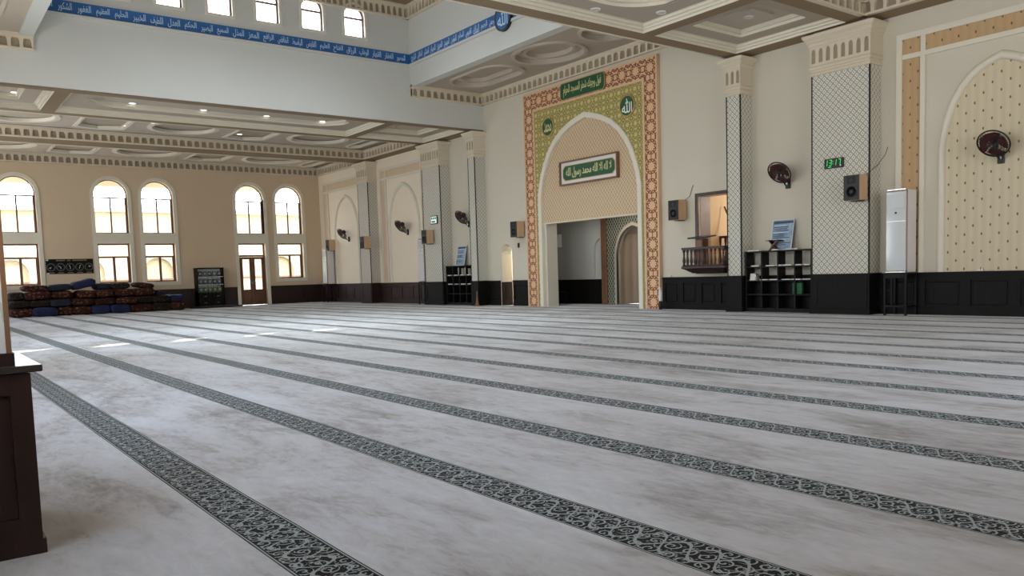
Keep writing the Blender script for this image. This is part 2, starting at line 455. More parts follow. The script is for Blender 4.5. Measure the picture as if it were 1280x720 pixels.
# ------------------------------------------------------------------ ceilings
def frame_loft(b, x0, x1, y0, y1, z0, z1, n=3, w=.16):
    L = []
    for i in range(n):
        a = w*i/n; za = z0+(z1-z0)*i/n; zb = z0+(z1-z0)*(i+1)/n
        c = w*(i+1)/n
        for ins, z in ((a, za), (a, zb), (c, zb)):
            L.append([(x0+ins, y0+ins, z), (x1-ins, y0+ins, z), (x1-ins, y1-ins, z), (x0+ins, y1-ins, z)])
    b.loft(L)
def loop3(l, z): return [(u, v, z) for u, v in l]
def offset_rr(x0, x1, y0, y1, r, d): return rrect(x0+d, x1-d, y0+d, y1-d, max(.02, r-d))
def coffer(bf, bt, bp, x0, x1, y0, y1, z, r, ins):
    """stepped frame, field with a raised shape sunk in it"""
    frame_loft(bt, x0, x1, y0, y1, z, z+.15)
    X0, X1, Y0, Y1 = x0+.16, x1-.16, y0+.16, y1-.16
    hole = rrect(X0+ins, X1-ins, Y0+ins, Y1-ins, r)
    bf.plate(fc(z+.15), rect(X0, X1, Y0, Y1), [hole])
    h2 = offset_rr(X0+ins, X1-ins, Y0+ins, Y1-ins, r, .07)
    bt.loft([loop3(hole, z+.15), loop3(hole, z+.21), loop3(h2, z+.21), loop3(h2, z+.29)])
    d = min(X1-X0, Y1-Y0)*.16
    h3 = offset_rr(X0+ins, X1-ins, Y0+ins, Y1-ins, r, .07+d)
    bp.plate(fc(z+.29), h2, [h3]); bp.loft([loop3(h3, z+.29), loop3(h3, z+.25)]); bp.plate(fc(z+.25), h3)
def mirror(x0, x1): return (-34.82-x1, -34.82-x0)
CY = [(YB+.02, 3.40, .06), (3.75, 12.53, 1.0), (12.86, 15.54, .06)]
AX = (-11.87, -9.18)
def arcade(b, p0, p1, nrm, z0, z1, pitch=.25):
    """moulded cornice with a row of small hanging arches, from p0 to p1; nrm points into the room"""
    p0 = Vector(p0); p1 = Vector(p1); L = (p1-p0).length; t = (p1-p0)/L; nv = Vector(nrm)
    f = lambda u, v, d: tuple(p0+t*u+nv*(.09-d)+Vector((0, 0, v)))
    n = max(1, round(L/pitch)); w = L/n; h = z1-z0
    b.mi = 0
    for i in range(n):
        c = w*(i+.5)
        hole = pointed(c, w*.36, z0+h*.13, z0+h*.40, z0+h*.82, [(1, 0), (.95, .3), (.78, .62), (.45, .86), (0, 1.)])
        b.plate(f, rect(w*i, w*(i+1), z0+.03, z1-.03), [hole], 0, .07, rim=False)
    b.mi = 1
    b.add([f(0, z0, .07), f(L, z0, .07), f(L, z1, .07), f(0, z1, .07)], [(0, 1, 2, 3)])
    b.mi = 0
    def bar(d, za, zb): b.add([f(u, v, dd) for u in (0, L) for v in (za, zb) for dd in (d, .09)], [(0, 1, 3, 2), (4, 6, 7, 5), (0, 4, 5, 1), (2, 3, 7, 6), (0, 2, 6, 4), (1, 5, 7, 3)])
    bar(-.02, z0, z0+.035); bar(-.035, z1-.075, z1); bar(-.012, z1-.11, z1-.075)
trim_no = [0]
def next_trim():
    trim_no[0] += 1; return 'trim_%d' % trim_no[0]
def cornice_ring(x0, x1, y0, y1, z0, z1, pitch=.25, sides='NSEW', label=None):
    b = MB()
    if 'W' in sides: arcade(b, (x0, y0, 0), (x0, y1, 0), (1, 0, 0), z0, z1, pitch)
    if 'E' in sides: arcade(b, (x1, y0, 0), (x1, y1, 0), (-1, 0, 0), z0, z1, pitch)
    if 'N' in sides: arcade(b, (x0, y1, 0), (x1, y1, 0), (0, -1, 0), z0, z1, pitch)
    if 'S' in sides: arcade(b, (x0, y0, 0), (x1, y0, 0), (0, 1, 0), z0, z1, pitch)
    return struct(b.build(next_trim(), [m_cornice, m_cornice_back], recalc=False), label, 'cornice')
def deep_coffer(bt, bp, bf, x0, x1, y0, y1, z, zc, vertical=True):
    """deep bay ceiling at zc carrying sunk discs and long octagons on a raised band"""
    cx = (x0+x1)/2; w = x1-x0
    bf.plate(fc(zc), rect(x0, x1, y0, y1))
    X0, X1, Y0, Y1 = x0+.55, x1-.55, y0+.6, y1-.6
    holes = []; n = 3; L = (Y1-Y0); seg = L/n
    for i in range(n):
        ya = Y0+seg*i; cyc = ya+seg*.5
        disc = [(cx+min(w*.26, seg*.3)*math.cos(2*PI*k/28), cyc+min(w*.26, seg*.3)*math.sin(2*PI*k/28)) for k in range(28)]
        holes.append(disc)
    for i in range(n+1):
        yc = Y0+seg*i
        a0 = max(Y0+.15, yc-seg*.16); a1 = min(Y1-.15, yc+seg*.16)
        holes.append([(X0+.5, a0), (X1-.5, a0), (X1-.2, (a0+a1)/2), (X1-.5, a1), (X0+.5, a1), (X0+.2, (a0+a1)/2)])
    bp.plate(fc(zc-.1), rect(X0, X1, Y0, Y1), holes, 0, .1)
    for h in holes:
        cxh = sum(p[0] for p in h)/len(h); cyh = sum(p[1] for p in h)/len(h)
        o2 = [(cxh+(u-cxh)*.86, cyh+(v-cyh)*.86) for u, v in h]
        bt.loft([loop3(h, zc-.1), loop3(h, zc-.125), loop3(o2, zc-.125), loop3(o2, zc-.02)])
def aisle(name, mir):
    mx = (lambda a, c: mirror(a, c)) if mir else (lambda a, c: (a, c))
    bs = MB(); bf = MB(); bt = MB(); bp = MB()
    xw = XL if mir else XR
    Xa = mx(*AX)
    # bays beyond the big piers
    C1 = mx(-8.84, -4.52); D1 = mx(-3.50, XR-.02) if not mir else (XL+.02, -31.30)
    rects = [rect(Xa[0], Xa[1], y0, y1) for y0, y1, _ in CY] + [rect(C1[0], C1[1], YB+.5, 15.54), rect(D1[0], D1[1], YB+.3, 16.02)]
    x0, x1 = (XL, DX0-.38) if mir else (DX1+.38, XR)
    e = (DX0-.38, DX0) if mir else (DX1, DX1+.38)
    bs.plate(fc(ZS), rect(min(x0, e[0]), max(x1, e[1]), YB, YQ), rects)
    for y0, y1, r in CY: coffer(bf, bt, bp, Xa[0], Xa[1], y0, y1, ZS, r, .42 if r > .5 else .38)
    deep_coffer(bt, bp, bf, C1[0], C1[1], YB+.5, 15.54, ZS, ZS+.40)
    deep_coffer(bt, bp, bf, D1[0], D1[1], YB+.3, 16.02, ZS, ZS+.40)
    side = 'left' if mir else 'right'
    root = structure_empty('ceiling_'+side, 'coffered plaster ceiling of the %s aisle' % side, 'ceiling')
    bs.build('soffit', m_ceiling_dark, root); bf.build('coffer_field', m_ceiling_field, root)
    bt.build('stepped_moulding', m_trim, root); bp.build('sunk_panel', m_ceiling, root)
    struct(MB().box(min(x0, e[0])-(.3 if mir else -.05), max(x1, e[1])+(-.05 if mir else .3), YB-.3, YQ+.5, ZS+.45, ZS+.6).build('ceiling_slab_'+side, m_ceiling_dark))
    cornice_ring(C1[0], C1[1], YB+.5, 15.54, ZS-.0, ZS+.36, .25, label='arcaded cornice around the middle bay of the %s aisle ceiling' % side)
    cornice_ring(D1[0], D1[1], YB+.3, 16.02, ZS-.02, ZS+.36, .25, label='arcaded cornice around the outer bay of the %s aisle ceiling' % side)
aisle('left', True); aisle('right', False)
# ceilings of the two bays before and behind the lantern
def bay_ceiling(name, y0, y1, label):
    bf = MB(); bt = MB(); bp = MB()
    x0, x1 = DX0, DX1; yc = (y0+y1)/2; h = (y1-y0)
    shapes = [rrect(x0+.75, CX-1.55, yc-h*.27, yc+h*.27, h*.26), rrect(CX+1.55, x1-.75, yc-h*.27, yc+h*.27, h*.26),
              [(CX+1.15*math.cos(2*PI*i/40), yc+.98*math.sin(2*PI*i/40)) for i in range(40)]]
    bf.plate(fc(ZB), rect(x0, x1, y0, y1), shapes)
    for s in shapes:
        cxh = sum(p[0] for p in s)/len(s); cyh = sum(p[1] for p in s)/len(s)
        def ins(d): return [(u+(cxh-u)/max(1e-3, math.hypot(u-cxh, v-cyh))*d, v+(cyh-v)/max(1e-3, math.hypot(u-cxh, v-cyh))*d) for u, v in s]
        bt.loft([loop3(s, ZB), loop3(s, ZB-.05), loop3(ins(.1), ZB-.05), loop3(ins(.1), ZB+.1), loop3(ins(.32), ZB+.1), loop3(ins(.32), ZB+.04), loop3(ins(.42), ZB+.04), loop3(ins(.42), ZB+.16)])
        bp.plate(fc(ZB+.16), ins(.42))
    root = structure_empty(name, label, 'ceiling')
    bf.build('field', m_ceiling_field, root); bt.build('ring_moulding', m_ceiling, root); bp.build('sunk_panel', m_ceiling_field, root)
    struct(MB().box(x0-.2, x1+.2, y0-(.2 if y0 < 0 else -.05), y1+(.2 if y1 > 14 else -.05), ZB+.25, ZB+.4).build('ceiling_slab_'+name.split('_')[1], m_ceiling_dark))
bay_ceiling('ceiling_front', DY1+.0, YQ, 'plaster ceiling with sunk ovals and a central ring above the mihrab')
bay_ceiling('ceiling_back', YB, DY0, 'plaster ceiling with sunk ovals in the bay behind the lantern')
cornice_ring(DX0, DX1, DY1, YQ, 6.68, 7.05, .25, 'NEW', 'arcaded cornice running round the bay above the mihrab')
cornice_ring(DX0, DX1, YB, DY0, 6.68, 7.05, .25, 'EW', 'arcaded cornice on the beam of the rear bay')
# lantern top
b = MB(); b.plate(fc(ZD), rect(DX0, DX1, DY0, DY1), [rect(DX0+.5, DX1-.5, DY0+.5, DY1-.5)], 0, .1)
b.box(DX0, DX1, DY0, DY1, ZD+.3, ZD+.4)
for i in range(1, 8):
    x = DX0+.5+i*(DX1-DX0-1)/8; b.box(x-.06, x+.06, DY0+.5, DY1-.5, ZD+.15, ZD+.3)
    y = DY0+.5+i*(DY1-DY0-1)/8; b.box(DX0+.5, DX1-.5, y-.06, y+.06, ZD+.15, ZD+.3)
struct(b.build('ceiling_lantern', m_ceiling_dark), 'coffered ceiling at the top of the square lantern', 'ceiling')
cornice_ring(DX0, DX1, DY0, DY1, 9.04, ZD, .2, label='arcaded cornice at the top of the square lantern')
# thin light edge on the soffit line of the lantern beams
struct(MB().box(DX1-.03, DX1+.02, YB, YQ, ZS-.012, ZS+.03).build(next_trim(), m_trim))

# ------------------------------------------------------------------ windows
def left_window(i, a, c):
    n = i+1; isdoor = (i == 4)
    if isdoor:
        root = structure_empty('door_1', 'brown double door with glass leaves under an arched window in the left wall', 'door', (XL, (a+c)/2, 0))
    else:
        lab = ['arched window over a square one, hidden behind the near pillar', 'arched window over a square one, beside the near pillar', 'arched window over a square one, right of the black clock board', 'arched window over a square one, above the right end of the quilt heap', '', 'arched window over a square one, right of the double door'][i]
        root = structure_empty('window_%d' % n, lab, 'window', (XL, (a+c)/2, 0))
    f = fl(XL)
    # raised pale surround
    b = MB()
    o = [(a-.13, 1.02), (c+.13, 1.02)] if not isdoor else [(a-.13, .0), (c+.13, .0)]
    r = (c-a)/2+.13; s = 5.34-(c-a)/2; cc = (a+c)/2
    o += [(cc+r*math.cos(PI*k/16), s+r*math.sin(PI*k/16)) for k in range(17)]
    up = round_arch(a+.005, c-.005, 3.18, 5.335)
    if isdoor:
        o = [(a-.13, 0), (a+.02, 0), (a+.02, 2.76), (c-.02, 2.76), (c-.02, 0)] + o[1:]
        b.plate(f, o, [up], -.035, .0)
    else: b.plate(f, o, [rect(a+.02, c-.02, 1.16, 2.76), up], -.035, .0)
    if not isdoor: b.box(XL-.1, XL+.07, a-.02, c+.02, 1.12, 1.165)
    b.build('surround', m_trim, root)
    # upper frame: arch ring, transom, mullion
    d0, d1 = .16, .22
    b = MB()
    ring_o = round_arch(a, c, 3.18, 5.34); ring_i = round_arch(a+.035, c-.035, 3.215, 5.305)
    b.plate(f, ring_o, [ring_i], d0, d1)
    def bar(y0, y1, z0, z1): b.box(XL-d1, XL-d0, y0, y1, z0, z1)
    bar(a+.035, c-.035, 4.585, 4.635); bar((a+c)/2-.028, (a+c)/2+.028, 3.21, 4.59); bar(c-.085, c-.03, 3.21, 4.59)
    b.build('upper_frame', m_window_frame, root)
    b = MB(); b.plate(f, round_arch(a+.03, c-.03, 3.2, 5.31), d0=.19); b.build('upper_pane', m_glass, root)
    zb = 0. if isdoor else 1.16
    b = MB()
    b.plate(f, rect(a+.02, c-.02, zb, 2.76), [rect(a+.08, c-.08, zb+.001 if isdoor else zb+.06, 2.70)], d0, d1)
    if not isdoor:
        bar(a+.08, c-.08, 2.18, 2.25); bar((a+c)/2-.045, (a+c)/2+.045, 1.2, 2.18); bar(c-.13, c-.07, 1.2, 2.18)
        b.build('lower_frame', m_window_frame, root)
    else:
        bar(a+.08, c-.08, 2.16, 2.24); b.build('door_frame', m_window_frame, root)
        for y0, y1, hx in ((a+.085, (a+c)/2-.005, 1), ((a+c)/2+.005, c-.085, -1)):
            l = MB(); l.plate(f, rect(y0, y1, .01, 2.15), [rect(y0+.13, y1-.1, .70, 2.05)], .14, .2)
            l.plate(f, rect(y0+.1, y1-.09, .14, .58), [rect(y0+.14, y1-.13, .18, .54)], .125, .14)
            leaf = l.build('door_leaf', m_window_frame, root)
            yy = y1-.04 if hx > 0 else y0+.04
            h = MB(); h.box(XL-.14, XL-.10, yy-.012, yy+.012, .95, 1.07); h.box(XL-.11, XL-.09, min(yy, yy-hx*.1), max(yy, yy-hx*.1), 1.0, 1.02); h.build('handle', m_chrome, leaf)
            g = MB(); g.plate(f, rect(y0+.12, y1-.09, .69, 2.06), d0=.17); g.build('pane', m_glass, leaf)
        g = MB(); g.plate(f, rect(a+.07, c-.07, 2.23, 2.71), d0=.19); g.build('transom_pane', m_glass, root)
        return
    b = MB(); b.plate(f, rect(a+.07, c-.07, zb+.05, 2.71), d0=.19); b.build('lower_pane', m_glass, root)
for i, (a, c) in enumerate(WIN): left_window(i, a, c)
words = ['rearmost', 'second from the rear', 'third from the rear', 'third from the mihrab', 'second from the mihrab', 'nearest the mihrab']
for i, (a, c) in enumerate(CW):
    root = structure_empty('window_%d' % (7+i), 'small arched lantern window above the blue band, %s' % words[i], 'window', (DX0, (a+c)/2, 8.27)); f = fl(DX0)
    b = MB(); b.plate(f, round_arch(a-.07, c+.07, 8.2, 9.27), [round_arch(a+.004, c-.004, 8.274, 9.196)], -.03, 0.); b.build('surround', m_trim, root)
    b = MB(); b.plate(f, round_arch(a, c, 8.27, 9.2), [round_arch(a+.045, c-.045, 8.31, 9.155)], .08, .13)
    b.box(DX0-.13, DX0-.08, a+.04, c-.04, 8.80, 8.85); b.build('frame', m_window_frame, root)
    b = MB(); b.plate(f, round_arch(a+.02, c-.02, 8.28, 9.18), d0=.1); b.build('pane', m_glass, root)

# ------------------------------------------------------------------ wainscot
def wainscot(x0, x1, mat, z1=.83, n=None, y=YQ, name=None, plain_=False):
    b = MB(); f = fq(y)
    n = n or max(1, round((x1-x0)/.85)); w = (x1-x0)/n
    b.box(x0, x1, y-.022, y, 0, z1-.05)
    b.plate(f, rect(x0, x1, .0, z1-.05), [rect(x0+w*i+.09, x0+w*(i+1)-.09, .17, z1-.15) for i in range(n)], -.045, -.02)
    for i in range(n):
        a, c = x0+w*i+.125, x0+w*(i+1)-.125
        L = [[(a+d, y-e, .205+d), (c-d, y-e, .205+d), (c-d, y-e, z1-.185-d), (a+d, y-e, z1-.185-d)] for d, e in ((0, .022), (.012, .036), (.03, .036))]
        b.loft(L, cap1=True)
    b.box(x0, x1, y-.06, y, z1-.05, z1); b.box(x0, x1, y-.055, y, 0, .09)
    return struct(b.build(name or next_trim(), mat), None)
P2R = (-10.0, -8.73); P3R = (-12.21, -11.83); P3L = (-22.95, -22.57); P2L = (-25.98, -24.78); P1L = (-31.22, -30.33); P1R = mirror(*P1L)
wainscot(-14.62, P3R[0], m_wain, n=4); wainscot(P3R[1], P2R[0], m_wain, n=2); wainscot(P2R[1], P1R[0], m_wain, n=5); wainscot(P1R[1], XR, m_wain, n=5)
wainscot(-22.57, -21.86, m_wain, n=1); wainscot(-21.14, -20.27, m_wain, n=1); wainscot(P2L[1], P3L[0], m_wain, n=2)
wainscot(P1L[1], P2L[0], m_wain_left, n=5); wainscot(XL, P1L[0], m_wain_left, n=6)
def wainscot_left(y0, y1):
    b = MB(); f = fl(XL); n = max(1, round((y1-y0)/.95)); w = (y1-y0)/n; z1 = .83
    b.box(XL, XL+.022, y0, y1, 0, z1-.05)
    b.plate(f, rect(y0, y1, 0, z1-.05), [rect(y0+w*i+.09, y0+w*(i+1)-.09, .17, z1-.15) for i in range(n)], -.045, -.02)
    for i in range(n): b.box(XL+.02, XL+.036, y0+w*i+.13, y0+w*(i+1)-.13, .21, z1-.19)
    b.box(XL, XL+.06, y0, y1, z1-.05, z1); b.box(XL, XL+.055, y0, y1, 0, .09)
    struct(b.build(next_trim(), m_wain_left))
wainscot_left(YB, WIN[4][0]-.13); wainscot_left(WIN[4][1]+.13, YQ)

# ------------------------------------------------------------------ pilasters
def pilaster(label, x0, x1, arches, dado, shaft=None, ysgn=1, yw=YQ, depth=.43, dz=.84):
    root = thing('pilaster', label, 'column', ((x0+x1)/2, yw, 0), 'pilasters along the mihrab wall')
    Y = lambda d: yw-ysgn*d                     # d = distance out from the wall
    def bx(b, a0, a1, d, z0, z1): b.box(a0, a1, min(Y(0), Y(d)), max(Y(0), Y(d)), z0, z1)
    b = MB(); bx(b, x0, x1, depth, dz, 5.0); b.build('shaft', shaft or m_paper, root)
    b = MB()
    for xs in (x0, x1):
        b.box(xs-.014, xs+.014, min(Y(depth-.02), Y(depth+.006)), max(Y(depth-.02), Y(depth+.006)), dz, 5.0)
    b.build('edge_strip', m_blackline, root)
    b = MB(); bx(b, x0-.025, x1+.025, depth+.025, 0, dz-.03); bx(b, x0-.04, x1+.04, depth+.04, dz-.04, dz); bx(b, x0-.045, x1+.045, depth+.045, 0, .1)
    if x1-x0 > .6:
        w = (x1-x0)
        f = lambda u, v, d: (u, Y(depth+.025+.012-d), v)
        b.plate(f, rect(x0+.02, x1-.02, .12, dz-.06), [rect(x0+.14, x1-.14, .2, dz-.14)], 0, .012)
    b.build('dado', dado, root)
    # capital: necking, arcaded bell, flared cornice, plain block
    b = MB()
    def ring(o, z): return [(x0-o, Y(0), z), (x0-o, Y(depth+o), z), (x1+o, Y(depth+o), z), (x1+o, Y(0), z)]
    b.loft([ring(.0, 4.97), ring(.03, 4.98), ring(.03, 5.03), ring(.012, 5.05), ring(.012, 5.08), ring(.045, 5.10), ring(.045, 5.15), ring(.02, 5.17), ring(.02, 5.2), ring(.0, 5.2)])
    b.mi = 1; b.loft([ring(.0, 5.2), ring(.0, 5.56)]); b.mi = 0
    f = lambda u, v, d: (u, Y(depth+.03-d), v)
    w = (x1-x0+.06)/arches
    b.smooth = False
    for i in range(arches):
        u0 = x0-.03+w*i
        b.plate(f, rect(u0, u0+w, 5.19, 5.57), [pointed(u0+w/2, w*.28, 5.23, 5.44, 5.52, [(1, 0), (.9, .4), (.6, .8), (0, 1.)])], 0, .03)
    fs = lambda u, v, d: (x1+.03-d, u, v)
    for sx, sg in ((x1, 1), (x0, -1)):
        fs = lambda u, v, d, sx=sx, sg=sg: (sx+sg*(.03-d), u, v)
        b.plate(fs, rect(min(Y(0), Y(depth)), max(Y(0), Y(depth)), 5.19, 5.57), [], .001, .03)
    b.loft([ring(.03, 5.56), ring(.05, 5.58), ring(.05, 5.62), ring(.085, 5.65), ring(.085, 5.69), ring(.14, 5.74), ring(.15, 5.78), ring(.15, 5.80), ring(.0, 5.80)], cap1=True)
    b.build('capital', [m_cornice, m_cornice_back], root)
    b = MB(); bx(b, x0+.02, x1-.02, depth-.02, 5.80, ZS); b.build('block', m_ceiling_dark, root)
    return root
pilaster('broad wallpapered pilaster carrying the green digital clock, right of the tall bookshelf', P2R[0], P2R[1], 8, m_wain)
pilaster('slim wallpapered pilaster between the wooden balcony and the bookshelf on the right', P3R[0], P3R[1], 3, m_wain)
pilaster('slim wallpapered pilaster left of the small arched doorway, right of the far bookshelf', P3L[0], P3L[1], 3, m_wain)
pilaster('broad wallpapered pilaster carrying a small lit clock, left of the far bookshelf', P2L[0], P2L[1], 8, m_wain)
pilaster('medium pilaster between the two tall arched panels near the far left corner', P1L[0], P1L[1], 5, m_wain_left)
# near pillar at the left edge of the picture, standing on the back wall
def near_pillar():
    x0, x1 = -4.52, -3.66
    root = thing('pilaster', 'near pillar with dark wooden dado at the left edge of the photo', 'column', ((x0+x1)/2, 0, 0))
    b = MB(); b.box(x0+.06, x1-.055, YB, .316, .80, 5.0); b.build('shaft', m_marble, root)
    b = MB()
    for xs in (x0+.06, x1-.055): b.box(xs-.012, xs+.012, .315, .333, .80, 5.0)
    b.box(x0+.06, x1-.055, .316, .331, .80, 5.0)
    b.build('corner_strip', m_brown, root)
    b = MB(); b.box(x0, x1, YB, .384, .06, .72)
    f = lambda u, v, d: (x1+.0-d, u, v)
    b.plate(f, rect(YB, .384, .06, .72), [rect(YB+.1, .31, .15, .64)], -.012, .0)
    b.box(x0-.012, x1+.012, YB, .396, .0, .06)
    b.box(x0+.04, x1-.035, YB, .34, .72, .80); b.build('dado', m_wain_left, root)
    b = MB(); b.rbox(x0-.03, x1+.03, YB, .425, .725, .752, .004); b.build('ledge', plain('polished_dark_ledge', srgb(58, 52, 50), .18), root)
    b = MB()
    def ring(o, z): return [(x0+.05-o, YB, z), (x0+.05-o, .33+o, z), (x1-.05+o, .33+o, z), (x1-.05+o, YB, z)]
    b.loft([ring(0, 5.0), ring(.04, 5.02), ring(.04, 5.15), ring(.02, 5.2), ring(.02, 5.56), ring(.15, 5.75), ring(.15, 5.8), ring(0, ZS)]); b.build('capital', m_cornice, root)
near_pillar()

# ------------------------------------------------------------------ tall arched wall panels
def arch_panel(label, cx, hw_out, x0, x1, wall_mat, tan, light, right_open=False):
    """moulded frame with wallpaper border and a pointed blind arch"""
    root = thing('arched_wall_panel', label, 'wall panel', (cx, YQ, 0), 'arched wall panels')
    z0, zt, zt2 = .83, 5.48, 5.08; w = .11; bw = .36
    f = fq(YQ)
    b = MB(); b.plate(f, rect(x0, x1, z0, zt), [rect(x0+w, x1-w, z0+.001, zt-w)], -.05, .0)
    b.plate(f, rect(x0+w+bw, x1-w-bw, z0, zt2), [rect(x0+2*w+bw-.02, x1-2*w-bw+.02, z0+.001, zt2-w+.02)], -.05, .0)
    b.plate(f, rect(x0+w, x0+w+bw, zt2-w+.02, zt2), d0=-.04, d1=0.); b.plate(f, rect(x1-w-bw, x1-w, zt2-w+.02, zt2), d0=-.04, d1=0.)
    b.plate(f, rect(x0+w+bw, x0+2*w+bw-.02, zt2, zt-w), d0=-.04, d1=0.); b.plate(f, rect(x1-2*w-bw+.02, x1-w-bw, zt2, zt-w), d0=-.04, d1=0.)
    b.build('frame_moulding', m_trim, root)
    b = MB()
    for u0, u1 in ((x0+w, x0+w+bw), (x1-w-bw, x1-w)):
        b.plate(f, rect(u0, u1, z0, zt2-w+.02), d0=-.012); b.plate(f, rect(u0, u1, zt2, zt-w), d0=-.012)
    b.plate(f, rect(x0+w+bw+.09, x1-w-bw-.09, zt2, zt-w), d0=-.012)
    b.build('wallpaper_border', tan, root)
    # blind arch: rounded moulding and papered field
    out = pointed(cx, hw_out, z0, 3.15, 4.78); inn = pointed(cx, hw_out-.135, z0, 3.13, 4.62)
    b = MB()
    def mid(t): return [(a[0]*(1-t)+c[0]*t, a[1]*(1-t)+c[1]*t) for a, c in zip(out, inn)]
    P = [(0, 0), (.08, .035), (.25, .062), (.5, .075), (.75, .062), (.92, .035), (1, 0)]
    L = []
    for t, d in P:
        q = mid(t); q = q[1:]+q[:1]                # open path from right foot over apex to left foot
        L.append([f(u, v, -d) for u, v in q])
    b.smooth = True; b.loft(L, closed=False); b.build('arch_moulding', m_trim, root)
    b = MB(); b.plate(f, inn, d0=-.012); b.build('papered_field', light, root)
arch_panel('tall pointed blind arch papered with small sprigs, at the right edge behind a wall fan', -6.48, 1.10, -8.39, -4.60, m_wall, m_dot_tan, m_dot_light)
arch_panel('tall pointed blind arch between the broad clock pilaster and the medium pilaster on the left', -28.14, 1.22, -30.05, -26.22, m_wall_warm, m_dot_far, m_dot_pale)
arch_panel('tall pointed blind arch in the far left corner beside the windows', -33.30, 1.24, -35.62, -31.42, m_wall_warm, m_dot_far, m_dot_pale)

# ------------------------------------------------------------------ lettering
FORMS = {'ا': ('FE8D', 'FE8E', None, None), 'أ': ('FE83', 'FE84', None, None), 'ب': ('FE8F', 'FE90', 'FE91', 'FE92'), 'ت': ('FE95', 'FE96', 'FE97', 'FE98'), 'ة': ('FE93', 'FE94', None, None),
 'ج': ('FE9D', 'FE9E', 'FE9F', 'FEA0'), 'ح': ('FEA1', 'FEA2', 'FEA3', 'FEA4'), 'خ': ('FEA5', 'FEA6', 'FEA7', 'FEA8'), 'د': ('FEA9', 'FEAA', None, None), 'ذ': ('FEAB', 'FEAC', None, None),
 'ر': ('FEAD', 'FEAE', None, None), 'ز': ('FEAF', 'FEB0', None, None), 'س': ('FEB1', 'FEB2', 'FEB3', 'FEB4'), 'ش': ('FEB5', 'FEB6', 'FEB7', 'FEB8'), 'ص': ('FEB9', 'FEBA', 'FEBB', 'FEBC'),
 'ض': ('FEBD', 'FEBE', 'FEBF', 'FEC0'), 'ط': ('FEC1', 'FEC2', 'FEC3', 'FEC4'), 'ظ': ('FEC5', 'FEC6', 'FEC7', 'FEC8'), 'ع': ('FEC9', 'FECA', 'FECB', 'FECC'), 'غ': ('FECD', 'FECE', 'FECF', 'FED0'),
 'ف': ('FED1', 'FED2', 'FED3', 'FED4'), 'ق': ('FED5', 'FED6', 'FED7', 'FED8'), 'ك': ('FED9', 'FEDA', 'FEDB', 'FEDC'), 'ل': ('FEDD', 'FEDE', 'FEDF', 'FEE0'), 'م': ('FEE1', 'FEE2', 'FEE3', 'FEE4'),
 'ن': ('FEE5', 'FEE6', 'FEE7', 'FEE8'), 'ه': ('FEE9', 'FEEA', 'FEEB', 'FEEC'), 'و': ('FEED', 'FEEE', None, None), 'ي': ('FEF1', 'FEF2', 'FEF3', 'FEF4'), 'ئ': ('FE89', 'FE8A', 'FE8B', 'FE8C'), 'ؤ': ('FE85', 'FE86', None, None), 'LA': ('FEFB', 'FEFC', None, None)}
def shape(text):
    out = []
    for word in text.split(' '):
        L = []
        i = 0
        while i < len(word):
            if word[i] == 'ل' and i+1 < len(word) and word[i+1] in 'اأ': L.append('LA'); i += 2
            else: L.append(word[i]); i += 1
        s = ''
        for k, ch in enumerate(L):
            if ch not in FORMS: s += ch; continue
            prev = k > 0 and L[k-1] in FORMS and FORMS[L[k-1]][2] is not None
            nxt = FORMS[ch][2] is not None and k+1 < len(L) and L[k+1] in FORMS
            idx = (3 if nxt else 1) if prev else (2 if nxt else 0)
            s += chr(int(FORMS[ch][idx], 16))
        out.append(s[::-1])
    return ' '.join(out[::-1])
def glyphs(text, ext=.0, bold=0.):
    c = bpy.data.curves.new('lettering', 'FONT'); c.body = text; c.extrude = ext; c.offset = bold; c.resolution_u = 3
    o = bpy.data.objects.new('lettering', c); COL.objects.link(o)
    bpy.context.view_layer.update()
    me = bpy.data.meshes.new_from_object(o.evaluated_get(bpy.context.evaluated_depsgraph_get()))
    v = [tuple(p.co) for p in me.vertices]; fs = [tuple(p.vertices) for p in me.polygons]
    bpy.data.objects.remove(o); bpy.data.meshes.remove(me); bpy.data.curves.remove(c)
    return v, fs
def lettering(name, text, fn, cu, cv, w, h, mat, parent, d=0., ext=.12, bold=.012):
    """flat letters scaled to fit w x h round (cu, cv) on surface fn"""
    v, fs = glyphs(text, ext, bold)
    x0 = min(p[0] for p in v); x1 = max(p[0] for p in v); y0 = min(p[1] for p in v); y1 = max(p[1] for p in v)
    sx = w/(x1-x0); sy = h/(y1-y0)
    b = MB(); b.add([fn(cu+(p[0]-(x0+x1)/2)*sx, cv+(p[1]-(y0+y1)/2)*sy, d-(.004 if p[2] > 0 else 0.)) for p in v], fs)
    return b.build(name, mat, parent, recalc=False)

# blue band with the names, left and front walls of the lantern
f = fl(DX0); root = thing('calligraphy_band', 'blue painted band with pale names along the left lantern wall, under small windows', 'wall inscription', (DX0, (DY0+DY1)/2, 7.68), 'blue inscription bands')
b = MB(); b.plate(f, rect(DY0, DY1, 7.68, 7.99), d0=-.012, d1=0.); b.build('band', m_blue, root)
b = MB(); b.plate(f, rect(DY0, DY1, 7.61, 7.68), d0=-.06, d1=0.); b.plate(f, rect(DY0, DY1, 7.64, 7.665), d0=-.075, d1=-.06); b.plate(f, rect(DY0, DY1, 7.99, 8.01), d0=-.02, d1=0.); b.build('ledge_moulding', m_beam, root)
names = 'المصور الغفار القهار الوهاب الرزاق الفتاح العليم القابض الباسط الخافض الرافع المعز المذل السميع البصير الحكم العدل اللطيف الخبير الحليم العظيم الغفور الشكور العلي'.split()
n = len(names); step = (DY1-DY0-.2)/n
for i, t in enumerate(names):
    lettering('lettering', shape(t), f, DY1-.1-step*(i+.5), 7.835, step*.72, .225, m_lightblue, root, -.013)
